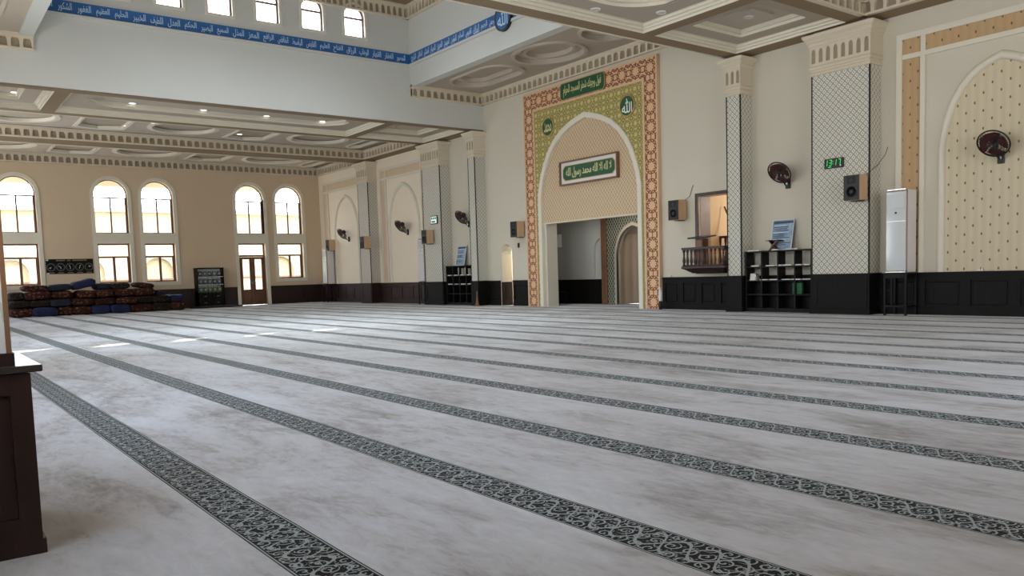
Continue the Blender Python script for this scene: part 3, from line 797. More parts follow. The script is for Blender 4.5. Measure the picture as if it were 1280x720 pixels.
f = fq(DY1); root = thing('calligraphy_band', 'blue painted band with pale names along the front lantern wall, left of the round emblem', 'wall inscription', (CX, DY1, 7.68), 'blue inscription bands')
b = MB(); b.plate(f, rect(DX0+.012, DX1, 7.68, 7.99), d0=-.012, d1=0.); b.build('band', m_blue, root)
b = MB(); b.plate(f, rect(DX0+.06, DX1, 7.61, 7.68), d0=-.06, d1=0.); b.plate(f, rect(DX0+.02, DX1, 7.99, 8.01), d0=-.02, d1=0.); b.build('ledge_moulding', m_beam, root)
names2 = 'الرحمن الرحيم الملك القدوس السلام المؤمن المهيمن العزيز الجبار المتكبر الخالق البارئ'.split()
step = (-17.9-DX0-.1)/len(names2)
for i, t in enumerate(names2):
    lettering('lettering', shape(t), f, -17.9-step*(i+.5), 7.835, step*.74, .225, m_lightblue, root, -.013)
def medallion(label, x, z, r, fn_y, face, rim, text, letter, tw, th, name='calligraphy_medallion', back=0.):
    root = thing(name, label, 'emblem', (x, fn_y, z))
    b = MB(); b.lathe((x, fn_y, z), [(r, back), (r, -.03), (r*.88, -.035), (r*.86, -.02), (0.001, -.02)], 40, 'y'); b.build('rim', rim, root)
    b = MB(); b.lathe((x, fn_y, z), [(r*.87, -.02), (r*.87, -.026), (.001, -.026)], 40, 'y'); b.build('disc', face, root)
    lettering('lettering', text, fq(fn_y), x, z, tw, th, letter, root, -.027)
medallion('round blue emblem with pale lettering on the front blue band', -17.53, 7.80, .36, DY1-.062, m_blue, m_black, '\ufdf2', m_lightblue, .44, .44, back=.05)

# ------------------------------------------------------------------ mihrab frame
FY = YQ-.10
def mihrab():
    root = thing('mihrab_frame', 'tall patterned mihrab portal with a white pointed arch in the middle of the wall', 'mihrab', (CX, YQ, 0))
    X0, X1 = -20.25, -14.65; I0, I1 = -19.74, -15.16; ZT, ZI = 6.57, 6.0
    f = fq(FY)
    # outer beige edge, patterned band, inner edge
    b = MB(); b.plate(f, [(X0, 0), (X0+.05, 0), (X0+.05, ZT-.05), (X1-.05, ZT-.05), (X1-.05, 0), (X1, 0), (X1, ZT), (X0, ZT)], d0=-.02, d1=.1)
    b.plate(f, [(I0-.05, 0), (I0+.02, 0), (I0+.02, ZI-.02), (I1-.02, ZI-.02), (I1+.02-.04+.07, 0), (I1+.05, 0), (I1+.05, ZI+.05), (I0-.05, ZI+.05)] if False else [(I0-.05, 0), (I0+.01, 0), (I0+.01, ZI-.01), (I1-.01, ZI-.01), (I1-.01, 0), (I1+.05, 0), (I1+.05, ZI+.05), (I0-.05, ZI+.05)], d0=-.02, d1=.1)
    b.build('edge_moulding', plain('peach_edge_moulding', srgb(222, 186, 150), .5, var=.03), root)
    b = MB(); b.plate(f, [(X0+.05, 0), (I0-.05, 0), (I0-.05, ZI+.05), (I1+.05, ZI+.05), (I1+.05, 0), (X1-.05, 0), (X1-.05, ZT-.05), (X0+.05, ZT-.05)], d0=0., d1=.1)
    b.build('star_lattice_band', m_lat_terra, root)
    cx = (I0+I1)/2
    out = pointed(cx, 2.19, 0., 3.3, 5.60, PROF2); inn = pointed(cx, 2.035, 0., 3.3, 5.43, PROF2)
    # spandrel panel (olive lattice) around the arch
    b = MB(); o = [(I0+.01, 0), out[0]] + out[2:][::-1] + [out[1], (I1-.01, 0), (I1-.01, ZI-.01), (I0+.01, ZI-.01)]
    b.plate(f, o, d0=.01, d1=.06); b.build('spandrel_lattice', m_lat_green, root)
    # white arch moulding
    b = MB(); L = []
    for t, d in ((0, .06), (0, -.02), (.12, -.035), (.88, -.035), (1., -.02), (1., .18)):
        q = [(a[0]*(1-t)+c[0]*t, a[1]*(1-t)+c[1]*t) for a, c in zip(out, inn)]; q = q[1:]+q[:1]
        L.append([f(u, v, d) for u, v in q])
    b.loft(L, closed=False); b.build('white_arch', m_trim, root)
    # tympanum of fine beige lattice, down to the lintel
    ty = [p for p in inn[2:] if p[1] > 2.56]
    b = MB(); b.plate(f, [(inn[0][0], 2.56), (inn[1][0], 2.56)] + ty, d0=.07, d1=.1); b.build('lattice_tympanum', m_lat_fine, root)
    b = MB(); b.plate(f, [(inn[0][0], 2.53), (inn[1][0], 2.53), (inn[1][0], 2.575), (inn[0][0], 2.575)], d0=.055, d1=.1); b.build('lintel_strip', m_cornice, root)
mihrab()
# plaques
def plaque(name, label, x0, x1, z0, z1, y, notch, face, rim, text, letter, boxed=False, two=False):
    root = thing(name, label, 'sign', ((x0+x1)/2, y, (z0+z1)/2)); f = fq(y)
    if boxed:
        b = MB(); b.plate(f, rect(x0-.06, x1+.06, z0-.06, z1+.06), [rect(x0-.02, x1+.02, z0-.02, z1+.02)], -.11, 0.); b.build('box_frame', m_brown, root)
        b = MB(); b.plate(f, rect(x0-.02, x1+.02, z0-.02, z1+.02), d0=-.05, d1=0.); b.build('white_board', m_white, root)
        x0 += .06; x1 -= .06; z0 += .07; z1 -= .07; d = -.055
    else: d = -.03
    n = notch
    def o(k):
        return [(x0+n+k, z0+k), (x1-n-k, z0+k), (x1-n*.45-k, z0+n*.5+k), (x1-k, z0+n+k), (x1-k, z1-n-k), (x1-n*.45-k, z1-n*.5-k), (x1-n-k, z1-k), (x0+n+k, z1-k), (x0+n*.45+k, z1-n*.5-k), (x0+k, z1-n-k), (x0+k, z0+n+k), (x0+n*.45+k, z0+n*.5+k)]
    b = MB(); b.plate(f, o(0), [o(.018)], d-.006, 0.); b.build('rim', rim, root)
    b = MB(); b.plate(f, o(.015), d0=d, d1=0.); b.build('green_panel', face, root)
    lettering('lettering', shape(text), f, (x0+x1)/2, (z0+z1)/2, (x1-x0)-.28, (z1-z0)*.72, letter, root, d-.001, bold=.016)
plaque('calligraphy_plaque', 'dark green plaque with pale calligraphy at the top of the patterned mihrab frame', -18.42, -16.54, 6.06, 6.54, FY-.02, .06, m_green, m_gold, 'فول وجهك شطر المسجد الحرام', m_gold_letter)
plaque('calligraphy_sign', 'boxed white sign with a green cartouche of calligraphy inside the mihrab arch', -18.52, -16.20, 3.66, 4.24, YQ-.03, .10, m_green, m_gold, 'لا اله الا الله محمد رسول الله', m_gold_letter, boxed=True)
medallion('round green emblem with white lettering at the upper right of the mihrab arch', -15.735, 5.45, .295, FY+.01, m_green, m_gold, '\ufdf2', m_white_letter, .38, .38)
medallion('round green emblem with gold lettering at the upper left of the mihrab arch', -19.07, 5.42, .285, FY+.01, m_green, m_gold, shape('محمد'), m_gold_letter, .34, .30)

# ------------------------------------------------------------------ apse behind the mihrab
AY = 17.85
struct(MB().box(-21.3, -21.2, YQ+TW, 18.0, 0, 3.0).build('wall_apse_left', m_beam)); struct(MB().box(-13.8, -13.7, YQ+TW, 18.0, 0, 3.0).build('wall_apse_right', m_beam))
b = MB(); f = fq(AY); b.plate(f, rect(-21.3, -13.7, 0, 3.0), [pointed(CX, .72, 0., 1.5, 2.40), pointed(-18.98, .27, .84, 1.6, 2.08)], 0, .10)
b.plate(f, rect(-19.4, -18.6, .7, 2.3), d0=.10)
struct(b.build('wall_apse_back', m_beam)); struct(MB().box(-21.3, -13.7, YQ+TW-.02, 19.2, 2.95, 3.1).build('ceiling_apse', m_ceiling))
b = MB()
for x0, x1 in ((-21.2, -18.80), (-15.95, -13.8)):
    b.box(x0, x1, AY-.03, AY, 0, .78); b.box(x0, x1, AY-.05, AY, .75, .79)
struct(b.build(next_trim(), m_wain))
root = thing('prayer_niche', 'arched prayer niche with fluted curved back inside the mihrab opening', 'niche', (CX, AY, 0)); f = fq(AY)
hole = pointed(CX, .72, 0., 1.5, 2.40)
b = MB(); o = [(-18.55, 0), hole[0]] + hole[2:][::-1] + [hole[1], (-16.27, 0), (-16.27, 2.80), (-18.55, 2.80)]
b.plate(f, o, d0=-.06, d1=0.); b.build('lattice_surround', m_lat_niche, root)
b = MB(); b.box(-18.80, -18.55, AY-.09, AY, 0, 2.86); b.box(-16.27, -16.02, AY-.09, AY, 0, 2.86); b.box(-18.8, -16.02, AY-.09, AY, 2.78, 2.9); b.build('brown_side_board', m_brown, root)
o2 = pointed(CX, .79, 0., 1.5, 2.50)
b = MB(); L = []
for t, d in ((0, -.06), (0, -.10), (1, -.10), (1, 0)):
    q = [(a[0]*(1-t)+c[0]*t, a[1]*(1-t)+c[1]*t) for a, c in zip(o2, hole)]; q = q[1:]+q[:1]; L.append([f(u, v, d) for u, v in q])
b.loft(L, closed=False); b.build('arch_trim', plain('greyish_arch_trim', srgb(186, 176, 160), .5), root)
b = MB(); L = []
for k in range(49):
    a = PI*k/48; flute = 1-.035*abs(math.sin(a*9)); x = CX-.76*math.cos(a)*flute; y = AY+.84*math.sin(a)*flute*.9
    zt = 2.5
    L.append([(x, y, 0), (x, y, 1.45), (CX+(x-CX)*.8, AY+(y-AY)*.8, 2.15), (CX, AY+.1, zt)])
b.loft(L, closed=False); b.build('fluted_back', plain('fluted_beige_plaster', srgb(178, 160, 138), .6, var=.04), root)
# side lamp and chair in the apse
b = MB(); root = thing('wall_lamp', 'white half-round wall lamp inside the mihrab opening at left', 'lamp', (-20.92, AY, 2.1))
b.box(-20.98, -20.86, AY-.02, AY, 1.9, 2.3); b.build('back_plate', m_white, root)
b = MB(); b.smooth = True; L = []
for k in range(9):
    a = PI*k/8; L.append([(-20.92-.155*math.cos(a), AY-.02-.15*math.sin(a), z) for z in (1.88, 1.95, 2.25, 2.31)])
b.loft(L, closed=False); b.build('shade', plain('lamp_shade_white', srgb(236, 236, 232), .5), root)
def chair(x, y, rz):
    root = thing('low_chair', 'small dark wooden chair standing inside the mihrab opening at left', 'chair', (x, y, 0))
    b = MB(); b.rbox(x-.2, x+.2, y-.2, y+.2, .37, .41); b.build('seat', m_shelf, root)
    for sx in (-1, 1):
        for sy in (-1, 1):
            MB().tube((x+sx*.17, y+sy*.17, 0), (x+sx*.165, y+sy*.165, .38), .018, .022, 8).build('leg', m_shelf, root)
    b = MB()
    for sy in (-1, 1): b.path([(x-.18, y+sy*.17, .38), (x-.19, y+sy*.17, .6), (x-.23, y+sy*.165, .84)], .017)
    for z in (.55, .68, .80): b.box(x-.235, x-.185, y-.17, y+.17, z-.022, z+.022)
    b.build('backrest', m_shelf, root)
chair(-20.25, 17.2, 0)

# ------------------------------------------------------------------ small doorway left of the mihrab
root = structure_empty('door_2', 'small arched doorway with papered reveal left of the mihrab', 'doorway', (-21.5, YQ, 0)); f = fq(YQ)
b = MB(); b.box(-21.80, -21.79, YQ+.02, YQ+TW, .78, 1.7); b.build('reveal_paper', m_dot_pale, root)
b = MB(); b.box(-21.80, -21.775, YQ-.02, YQ+TW, 0, .78); b.box(-21.775, -21.765, YQ+.1, YQ+TW-.08, .15, .68); b.build('reveal_wainscot', m_wain_left, root)
b = MB(); L = []
for k in range(11):                    # drawn curtain against the right jamb
    u = k/10; L.append([(-21.22-.05*abs(math.sin(u*9)), YQ+.10+u*.3, z) for z in (.04, .9, 1.6, 1.9)])
b.loft(L, closed=False); tag(b.build('door_curtain', plain('dark_grey_cloth', srgb(70, 62, 58), .85)), 'dark curtain drawn to the right side of the small arched doorway', 'curtain')
b = MB(); b.box(-23.6, -23.5, YQ+TW, 18.0, 0, 2.6); b.box(-23.6, -21.3, 17.9, 18.0, 0, 2.6); b.box(-23.6, -21.2, YQ+TW, 18.0, 2.5, 2.6); struct(b.build('wall_passage', m_trim))

# ------------------------------------------------------------------ balcony opening right of the mihrab
root = structure_empty('window_13', 'dark framed opening behind the small wooden balcony', 'window', (-12.87, YQ, .98)); f = fq(YQ)
b = MB(); b.plate(f, rect(-13.52, -12.22, .90, 2.90), [rect(-13.43, -12.31, .985, 2.82)], -.03, .05); b.build('frame', m_darkwood, root)
b = MB(); b.box(-13.42, -13.41, YQ+.05, YQ+TW, .98, 2.83); b.build('reveal', plain('grey_reveal_paper', srgb(150, 160, 178), .5, var=.1, scale=6), root)
b = MB(); b.box(-14.9, -14.8, YQ+TW, 19.0, -.0, 3.4); b.box(-14.9, -10.0, 18.9, 19.0, 0, 3.4); b.box(-10.1, -10.0, YQ+TW, 19.0, 0, 3.4); b.box(-14.9, -10, YQ+TW, 19., 3.3, 3.4); b.box(-14.9, -10, YQ+TW, 19., .8, .9)
struct(b.build('wall_balcony_room', plain('apricot_wall', srgb(232, 204, 166), .7, var=.02)))
b = MB(); b.box(-14.8, -10.1, 18.84, 18.9, 3.0, 3.3); b.box(-14.8, -10.1, 18.78, 18.9, 3.2, 3.3); b.box(-14.8, -10.1, 18.87, 18.9, 2.05, 2.09); struct(b.build(next_trim(), m_trim))
def baluster_prof(z0, z1, r):
    h = z1-z0
    return [(r*1.0, z0), (r*1.0, z0+h*.08), (r*.55, z0+h*.12), (r*.8, z0+h*.18), (r*1.05, z0+h*.32), (r*.75, z0+h*.48), (r*.5, z0+h*.62), (r*.75, z0+h*.70), (r*.5, z0+h*.76), (r*.9, z0+h*.86), (r*1.0, z0+h*.92), (r*1.0, z1)]
root = thing('balcony', 'small dark wooden balcony with turned balusters projecting from the wall, right of the mihrab', 'balcony', (-12.9, YQ, 1.0))
BX0, BX1, BY = -13.50, -12.24, 15.52
b = MB()
def bring(o, z): return [(BX0-o, YQ, z), (BX0-o, BY-o, z), (BX1+o, BY-o, z), (BX1+o, YQ, z)]
b.loft([bring(-.16, .92), bring(-.14, .94), bring(-.02, 1.02), bring(.03, 1.04), bring(.03, 1.09), bring(0, 1.10)], cap0=True, cap1=True); b.build('platform', m_darkwood, root)
b = MB(); b.box(BX0-.02, BX1+.02, BY-.03, BY+.05, 1.50, 1.555); b.box(BX0-.02, BX0+.06, BY, YQ, 1.50, 1.555); b.box(BX1-.06, BX1+.02, BY, YQ, 1.50, 1.555)
b.box(BX0, BX1, BY-.01, BY+.03, 1.10, 1.13); b.build('handrail', m_darkwood, root)
for i in range(11):
    x = BX0+.03+i*(BX1-BX0-.06)/10
    b = MB(); b.smooth = True; b.lathe((x, BY+.01, 0), baluster_prof(1.10, 1.51, .03 if i not in (0, 10) else .04), 10); b.build('baluster', m_darkwood, root)
for s in (BX0+.02, BX1-.02):
    for y in (15.66, 15.80, 15.94):
        b = MB(); b.smooth = True; b.lathe((s, y, 0), baluster_prof(1.10, 1.51, .03), 10); b.build('baluster', m_darkwood, root)
root = thing('reading_stand', 'small dark wooden reading stand on the balcony', 'lectern', (-13.06, 15.72, 1.10))
b = MB(); b.box(-13.17, -12.95, 15.62, 15.82, 1.10, 1.76); b.build('body', m_darkwood, root)
b = MB(); M4 = Matrix.Translation((-13.06, 15.71, 1.80)) @ Matrix.Rotation(math.radians(7), 4, 'X'); b.xbox(M4, .56, .40, .035); b.build('desk_top', m_darkwood, root)
b = MB(); b.box(-13.15, -13.14, 15.615, 15.62, 1.2, 1.7); b.box(-13.15, -12.97, 15.61, 15.62, 1.12, 1.72); b.build('brown_front', m_brown, root)
root = thing('stair_railing', 'dark baluster railing with a sloping pole inside the opening behind the balcony', 'railing', (-13.0, 17.2, .9))
b = MB(); b.box(-14.3, -12.4, 17.18, 17.24, 1.80, 1.86); b.build('handrail', m_darkwood, root)
for i in range(11):
    x = -14.2+i*.17; b = MB(); b.smooth = True; b.lathe((x, 17.21, 0), baluster_prof(.9, 1.81, .035), 8); b.build('baluster', m_darkwood, root)
b = MB(); b.tube((-13.62, 17.3, 2.62), (-13.18, 17.3, 1.7), .022); b.build('pole', m_darkwood, root)
b = MB(); b.smooth = True; b.path([(-13.32, 17.25, 1.5), (-13.27, 17.25, 1.9), (-13.18, 17.25, 2.15), (-13.0, 17.25, 2.28), (-12.8, 17.25, 2.3)], .045); b.box(-13.24, -12.7, 17.26, 17.29, 1.5, 2.2); b.build('curved_seat_back', m_darkwood, root)

# ------------------------------------------------------------------ bookshelves, books, boards
def bookshelf(label, x0, x1, group):
    yf, yb, H = 15.70, 15.985, 1.36
    root = thing('bookshelf', label, 'bookshelf', ((x0+x1)/2, (yf+yb)/2, 0), group)
    n = 4; t = .035
    def bx(name, a0, a1, b0, b1, c0, c1, m=m_shelf):
        b = MB(); b.rbox(a0, a1, b0, b1, c0, c1, .004); return b.build(name, m, root)
    for x in (x0, x1-t): bx('side_panel', x, x+t, yf, yb, 0, H)
    bx('top_board', x0-.015, x1+.015, yf-.015, yb, H, H+.03)
    for z in (.06, .38, .695, 1.01): bx('shelf_board', x0+t, x1-t, yf+.005, yb, z, z+.03)
    for i in range(1, n):
        x = x0+(x1-x0)*i/n
        bx('divider', x-t/2, x+t/2, yf+.01, yb, .09, H)
    bx('back_panel', x0+t, x1-t, yb-.012, yb, .09, .70)
    bx('plinth', x0+t, x1-t, yf+.02, yf+.04, 0, .06)
    return root
GX0, GX1 = -11.78, -10.06
bookshelf('low black-brown bookshelf between the slim and the broad pilaster on the right', GX0, GX1, 'bookshelves beside the mihrab')
FX0, FX1 = -24.70, -23.02
bookshelf('low black-brown bookshelf between the two pilasters on the far left', FX0, FX1, 'bookshelves beside the mihrab')
m_pages = plain('paper_pages', srgb(226, 222, 212), .7)
covers = [plain('book_cover_%d' % i, c, .5) for i, c in enumerate([srgb(200, 198, 190), srgb(168, 170, 172), srgb(214, 208, 196), srgb(120, 118, 112), srgb(60, 76, 66)])]
def book(label, x, y, z, w, d, h, cov, grp, rz=0.):
    root = thing('book', label, 'book', (x, y, z), grp); root.rotation_euler = (0, 0, rz)
    def bb(name, a, m):
        b = MB(); b.box(x+a[0], x+a[1], y+a[2], y+a[3], z+a[4], z+a[5]); return b.build(name, m, root)
    c = MB(); q = lambda a: c.box(x+a[0], x+a[1], y+a[2], y+a[3], z+a[4], z+a[5])
    q((-w/2, w/2, -d/2, d/2, 0, h*.12)); q((-w/2, w/2, -d/2, d/2, h*.88, h)); q((-w/2, -w/2+.008, -d/2, d/2, 0, h)); c.build('cover', cov, root)
    bb('pages', (-w/2+.008, w/2-.006, -d/2+.006, d/2-.006, h*.12, h*.88), m_pages)
    return root
def ordinal(i): return ['first', 'second', 'third', 'fourth', 'fifth', 'sixth', 'seventh', 'eighth', 'ninth', 'tenth'][i]
for i, (x, w) in enumerate([(-11.52, .22), (-11.12, .24), (-10.90, .16), (-10.68, .22), (-10.42, .20), (-10.20, .16)]):
    book('thin pale book on the upper middle shelf, right bookshelf, %s from left' % ordinal(i), x, 15.79, 1.04, w, .16, .028, covers[i % 3], 'books on the right bookshelf')
for i, (x, w) in enumerate([(-11.30, .20), (-11.02, .22), (-10.72, .22), (-10.46, .24), (-10.20, .2)]):
    book('thin grey book on the shelf at wainscot height, right bookshelf, %s from left' % ordinal(i), x, 15.79, .725, w, .16, .024, covers[(i+1) % 4], 'books on the right bookshelf')
for i in range(5):
    book('book in the small stack at left end of right bookshelf, %s from bottom' % ordinal(i), -11.59+.01*(i % 2), 15.79, .725+i*.031, .17-.008*i, .15, .030, covers[(i*2) % 4], 'books stacked on the right bookshelf', .06*(i-2))
for i, (x, w) in enumerate([(-11.58, .34), (-10.58, .3), (-11.0, .18)]):
    book(['flat pale book on top of the right bookshelf at its left end', 'flat pale book on top of the right bookshelf below the blue board', 'flat grey book on top of the right bookshelf beside the folding stand'][i], x, 15.80, 1.39, w, .17, .028, covers[i], 'books on top of the right bookshelf')
for i, (x, w) in enumerate([(-24.52, .2), (-24.1, .22), (-23.7, .2), (-23.3, .2)]):
    book('thin flat pale book on the upper middle shelf, far left bookshelf, %s from left' % ordinal(i), x, 15.79, 1.04, w, .16, .03, covers[i % 3], 'books on the far left bookshelf')
for i, (x, w) in enumerate([(-24.48, .24), (-24.08, .22), (-23.66, .26), (-23.26, .2)]):
    book('thin grey book on the shelf at wainscot height, far left bookshelf, %s from left' % ordinal(i), x, 15.79, .725, w, .16, .03, covers[(i+2) % 4], 'books on the far left bookshelf')
for i, (x, h) in enumerate([(-24.02, .27), (-23.86, .25), (-23.60, .28), (-23.46, .24)]):
    b = MB(); b.rbox(x-.055, x+.055, 15.80, 15.9, 1.041, 1.041+h, .004); tag(b.build('book', covers[[1, 0, 1, 2][i]]), 'upright pale book on the middle shelf of the far left bookshelf, %s of four' % ordinal(i), 'book', 'books on the far left bookshelf')
b = MB(); b.rbox(-10.58, -10.34, 15.76, 15.84, .411, .66, .01); b.path([(-10.54, 15.80, .65), (-10.50, 15.80, .685), (-10.42, 15.80, .685), (-10.38, 15.80, .65)], .006)
tag(b.build('green_box', plain('green_card', srgb(30, 92, 52), .6, var=.3, scale=14)), 'small green carrier standing on the lower shelf of the right bookshelf', 'box')
# folding book stands
def book_stand(label, x, y, z, s=1.):
    root = thing('folding_book_stand', label, 'book stand', (x, y, z), 'folding book stands')
    for k in (-1, 1):
        b = MB(); a = math.radians(46)*k
        M4 = Matrix.Translation((x, y, z+.115*s)) @ Matrix.Rotation(a, 4, 'Y')
        b.xbox(M4, .33*s, .18, .014); b.build('leaf', m_darkwood if k > 0 else m_copper, root)
    b = MB(); b.xbox(Matrix.Translation((x, y, z+.225*s)), .36*s, .2, .014); b.build('open_pages', m_shelf, root)
book_stand('crossed wooden folding book stand on top of the right bookshelf', -11.08, 15.84, 1.39)
# poster boards leaning on the wall
M = Mat('blue_notice_print', rough=.4); x_, y_, z_ = M.xyz()
nz = M.noise(M.vec(x_*1.4, y_, z_*1.8), 2.4, 3)
M.base(M.ramp(nz, [(.3, srgb(92, 120, 150)), (.5, srgb(140, 164, 188)), (.7, srgb(176, 190, 202))])); m_notice = M.m
m_ink = plain('dark_ink', srgb(52, 66, 92), .6); m_inkl = plain('pale_ink', srgb(214, 222, 230), .6)
def notice(label, xc, z, w, h, lean, rz=0.):
    root = thing('notice_board', label, 'notice board', (xc, YQ-.19, z), 'leaning notice boards'); root.rotation_euler = (lean, 0, rz)
    X, Y, Z = xc, YQ-.19, z
    b = MB(); b.rbox(X-w/2, X+w/2, Y-.008, Y+.008, Z, Z+h, .003); b.build('panel', m_notice, root)
    b = MB(); b.plate(lambda u, v, d: (u, Y-.008+d, v), rect(X-w/2, X+w/2, Z, Z+h), [rect(X-w/2+.015, X+w/2-.015, Z+.015, Z+h-.015)], -.006, 0.); b.build('white_edge', m_white, root)
    b = MB(); x = X-w*.42
    for k in range(11):
        ww = w*(.05+.02*(k % 3)); b.box(x, x+ww, Y-.0115, Y-.008, Z+h*.87, Z+h*.94); x += ww+w*.013
    b.build('heading', m_ink, root)
    rnd = random.Random(3); b = MB(); c = MB()
    for k in range(12):
        zz = Z+h*(.80-.058*k); e = rnd.uniform(.5, .84)
        (b if k % 4 else c).box(X-w*.42, X-w*.42+w*e, Y-.011, Y-.008, zz, zz+h*.022)
    b.build('printed_lines', m_ink, root); c.build('pale_printed_lines', m_inkl, root)
notice('blue printed notice board leaning on the wall above the right bookshelf', -10.95, 1.39, .56, .70, -.2)
notice('blue printed notice board leaning on the wall above the far left bookshelf', -24.02, 1.39, .56, .70, -.2)

# ------------------------------------------------------------------ wall devices
def make_fan():
    R = Matrix.Translation((0, -.34, .12)) @ Matrix.Rotation(math.radians(38), 4, 'X') @ Matrix.Rotation(PI/2, 4, 'X')   # local +z -> facing into the room
    root = thing('wall_fan', 'black wall fan with dark red blades on the sprigged wallpaper at the right edge', 'fan', (0, 0, 0), 'wall fans')
    b = MB(); b.rbox(-.06, .06, -.05, 0, -.22, .0, .012); b.build('wall_bracket', m_black, root)
    b = MB(); b.path([(0, -.03, -.12), (0, -.12, -.14), (0, -.2, -.06), tuple(R @ Vector((0, 0, -.12)))], .022, 8); b.build('arm', m_black, root)
    b = MB(); b.smooth = True; b.lathe((0, 0, 0), [(.03, -.20), (.075, -.18), (.085, -.12), (.08, -.05), (.05, -.035)], 20, 'z', R); b.build('motor_housing', m_black, root)
    b = MB()
    for r, z in ((.265, 0), (.268, .012), (.24, .05), (.2, .068), (.15, .08), (.10, .085), (.24, -.04), (.18, -.055)): b.torus(R @ Matrix.Translation((0, 0, z)), r, .0045 if r < .26 else .012, 36, 5)
    for k in range(30):
        a = 2*PI*k/30; c, s = math.cos(a), math.sin(a)
        b.path([R @ Vector((c*r, s*r, z)) for r, z in ((.05, .088), (.15, .08), (.22, .06), (.265, .006), (.22, -.05), (.08, -.055))], .0022, 4)
    b.build('wire_guard', m_black, root)
    b = MB()
    for k in range(4):
        a0 = PI/2*k; L = []
        for i in range(7):
            r = .045+.19*i/6; wd = .30+.42*math.sin(min(1, i/5)*PI*.62)
            L.append([R @ Vector((r*math.cos(a0+t*wd), r*math.sin(a0+t*wd), .02+t*.028)) for t in (-1, -.4, .3, 1)])
        b.loft(L, closed=False)
    b.build('blades', plain('dark_red_blade', srgb(84, 26, 28), .35), root)
    b = MB(); b.smooth = True; b.lathe((0, 0, 0), [(.05, .02), (.05, .075), (.045, .09), (.02, .097), (.001, .098)], 20, 'z', R); b.build('hub', m_black, root)
    b = MB(); b.lathe((0, 0, 0), [(.02, .094), (.018, .102), (.001, .103)], 14, 'z', R); b.build('hub_badge', m_chrome, root)
    b = MB(); b.lathe((0, 0, 0), [(.035, -.25), (.04, -.23), (.04, -.21), (.03, -.19)], 14, 'z', Matrix.Translation((0, -.09, .10))); b.build('control_knob', m_chrome, root)
    return root
fan = make_fan(); fan.location = (-6.46, YQ, 2.98)
dup(fan, (-10.86, YQ, 2.98), 'black wall fan with dark red blades on the plain wall above the right bookshelf')
dup(fan, (-23.60, YQ, 2.93), 'black wall fan on the plain wall above the far left bookshelf')
dup(fan, (-27.86, YQ-.02, 2.90), 'black wall fan inside the blind arch left of the broad far pilaster')
dup(fan, (-33.06, YQ-.02, 2.90), 'black wall fan inside the blind arch in the far left corner')
def make_speaker():
    root = thing('loudspeaker', 'wooden loudspeaker with black front on the broad pilaster under the green clock', 'loudspeaker', (0, 0, 0), 'wall loudspeakers')
    w, h, d = .34, .50, .29
    b = MB(); b.rbox(-w/2, w/2, -d-.05, -.05, 0, h, .006); b.build('cabinet', m_spk_wood, root)
    b = MB(); b.rbox(-w/2+.004, w/2-.004, -d-.066, -d-.05, .004, h-.004, .004); b.build('front_baffle', m_black, root)
    b = MB(); b.smooth = True; b.lathe((0, -d-.066, .17), [(.125, 0), (.125, -.008), (.11, -.012), (.10, .0), (.06, .012), (.035, -.004), (.001, -.01)], 28, 'y'); b.build('woofer', m_grille, root)
    b = MB(); b.rbox(-.09, .09, -d-.069, -d-.064, .33, .46, .004); b.build('tweeter_plate', plain('speaker_matte_black', srgb(12, 12, 13), .6), root)
    b = MB(); b.lathe((0, -d-.069, .395), [(.045, 0), (.042, -.006), (.02, -.002), (.012, -.006), (.001, -.007)], 20, 'y'); b.build('tweeter', m_grille, root)
    b = MB(); b.box(-.05, .05, -.05, 0, .12, .38); b.box(-.1, .1, -.2, -.02, -.015, 0.); b.build('wall_bracket', m_black, root)
    return root
spk = make_speaker(); spk.location = (-8.905, YQ-.43, 2.30)
dup(spk, (-13.95, YQ, 2.27), 'wooden loudspeaker with black front on the wall between the mihrab frame and the balcony')
dup(spk, (-20.62, YQ, 2.20), 'wooden loudspeaker with black front on the wall left of the mihrab frame')
dup(spk, (-25.42, YQ-.43, 2.22), 'wooden loudspeaker with black front on the broad pilaster under the small lit clock')
dup(spk, (-30.34, YQ-.43, 2.26), 'wooden loudspeaker with black front on the medium pilaster at far left')
dup(spk, (-34.6, YQ-.03, 2.34), 'wooden loudspeaker with black front above the air conditioner in the far left corner')
def cable(label, pts):
    b = MB(); b.path(pts, .006, 6); tag(b.build('speaker_cable', m_black), label, 'cable', 'speaker cables')
cable('thin black cable rising from the loudspeaker under the green clock', [(-8.82, YQ-.44, 2.80), (-8.71, YQ-.435, 2.86), (-8.68, YQ-.2, 3.0), (-8.60, YQ-.06, 3.2), (-8.55, YQ-.056, 3.35)])
cable('thin cable curving up from the loudspeaker beside the balcony', [(-13.78, YQ-.1, 2.77), (-13.70, YQ-.012, 2.85), (-13.62, YQ-.012, 3.05), (-13.58, YQ-.012, 3.12)])
# digital clocks
def seg_digit(b, ch, x, y, z, w, h, t):
    S = {'0': 'abcdef', '1': 'bc', '2': 'abged', '3': 'abgcd', '4': 'fgbc', '5': 'afgcd', '6': 'afgedc', '7': 'abc', '8': 'abcdefg', '9': 'abcdfg'}[ch]
    sl = .12
    def q(u0, u1, v0, v1): b.add([(x+u+v*sl, y, z+v) for u, v in ((u0, v0), (u1, v0), (u1, v1), (u0, v1))], [(0, 1, 2, 3)])
    D = {'a': (t, w-t, h-t, h), 'd': (t, w-t, 0, t), 'g': (t, w-t, h/2-t/2, h/2+t/2), 'b': (w-t, w, h/2+t/4, h-t/3), 'c': (w-t, w, t/3, h/2-t/4), 'f': (0, t, h/2+t/4, h-t/3), 'e': (0, t, t/3, h/2-t/4)}
    for c in S: q(*D[c])
E_G = Mat('green_led', srgb(40, 160, 70)).emit(srgb(70, 235, 110), .7).m
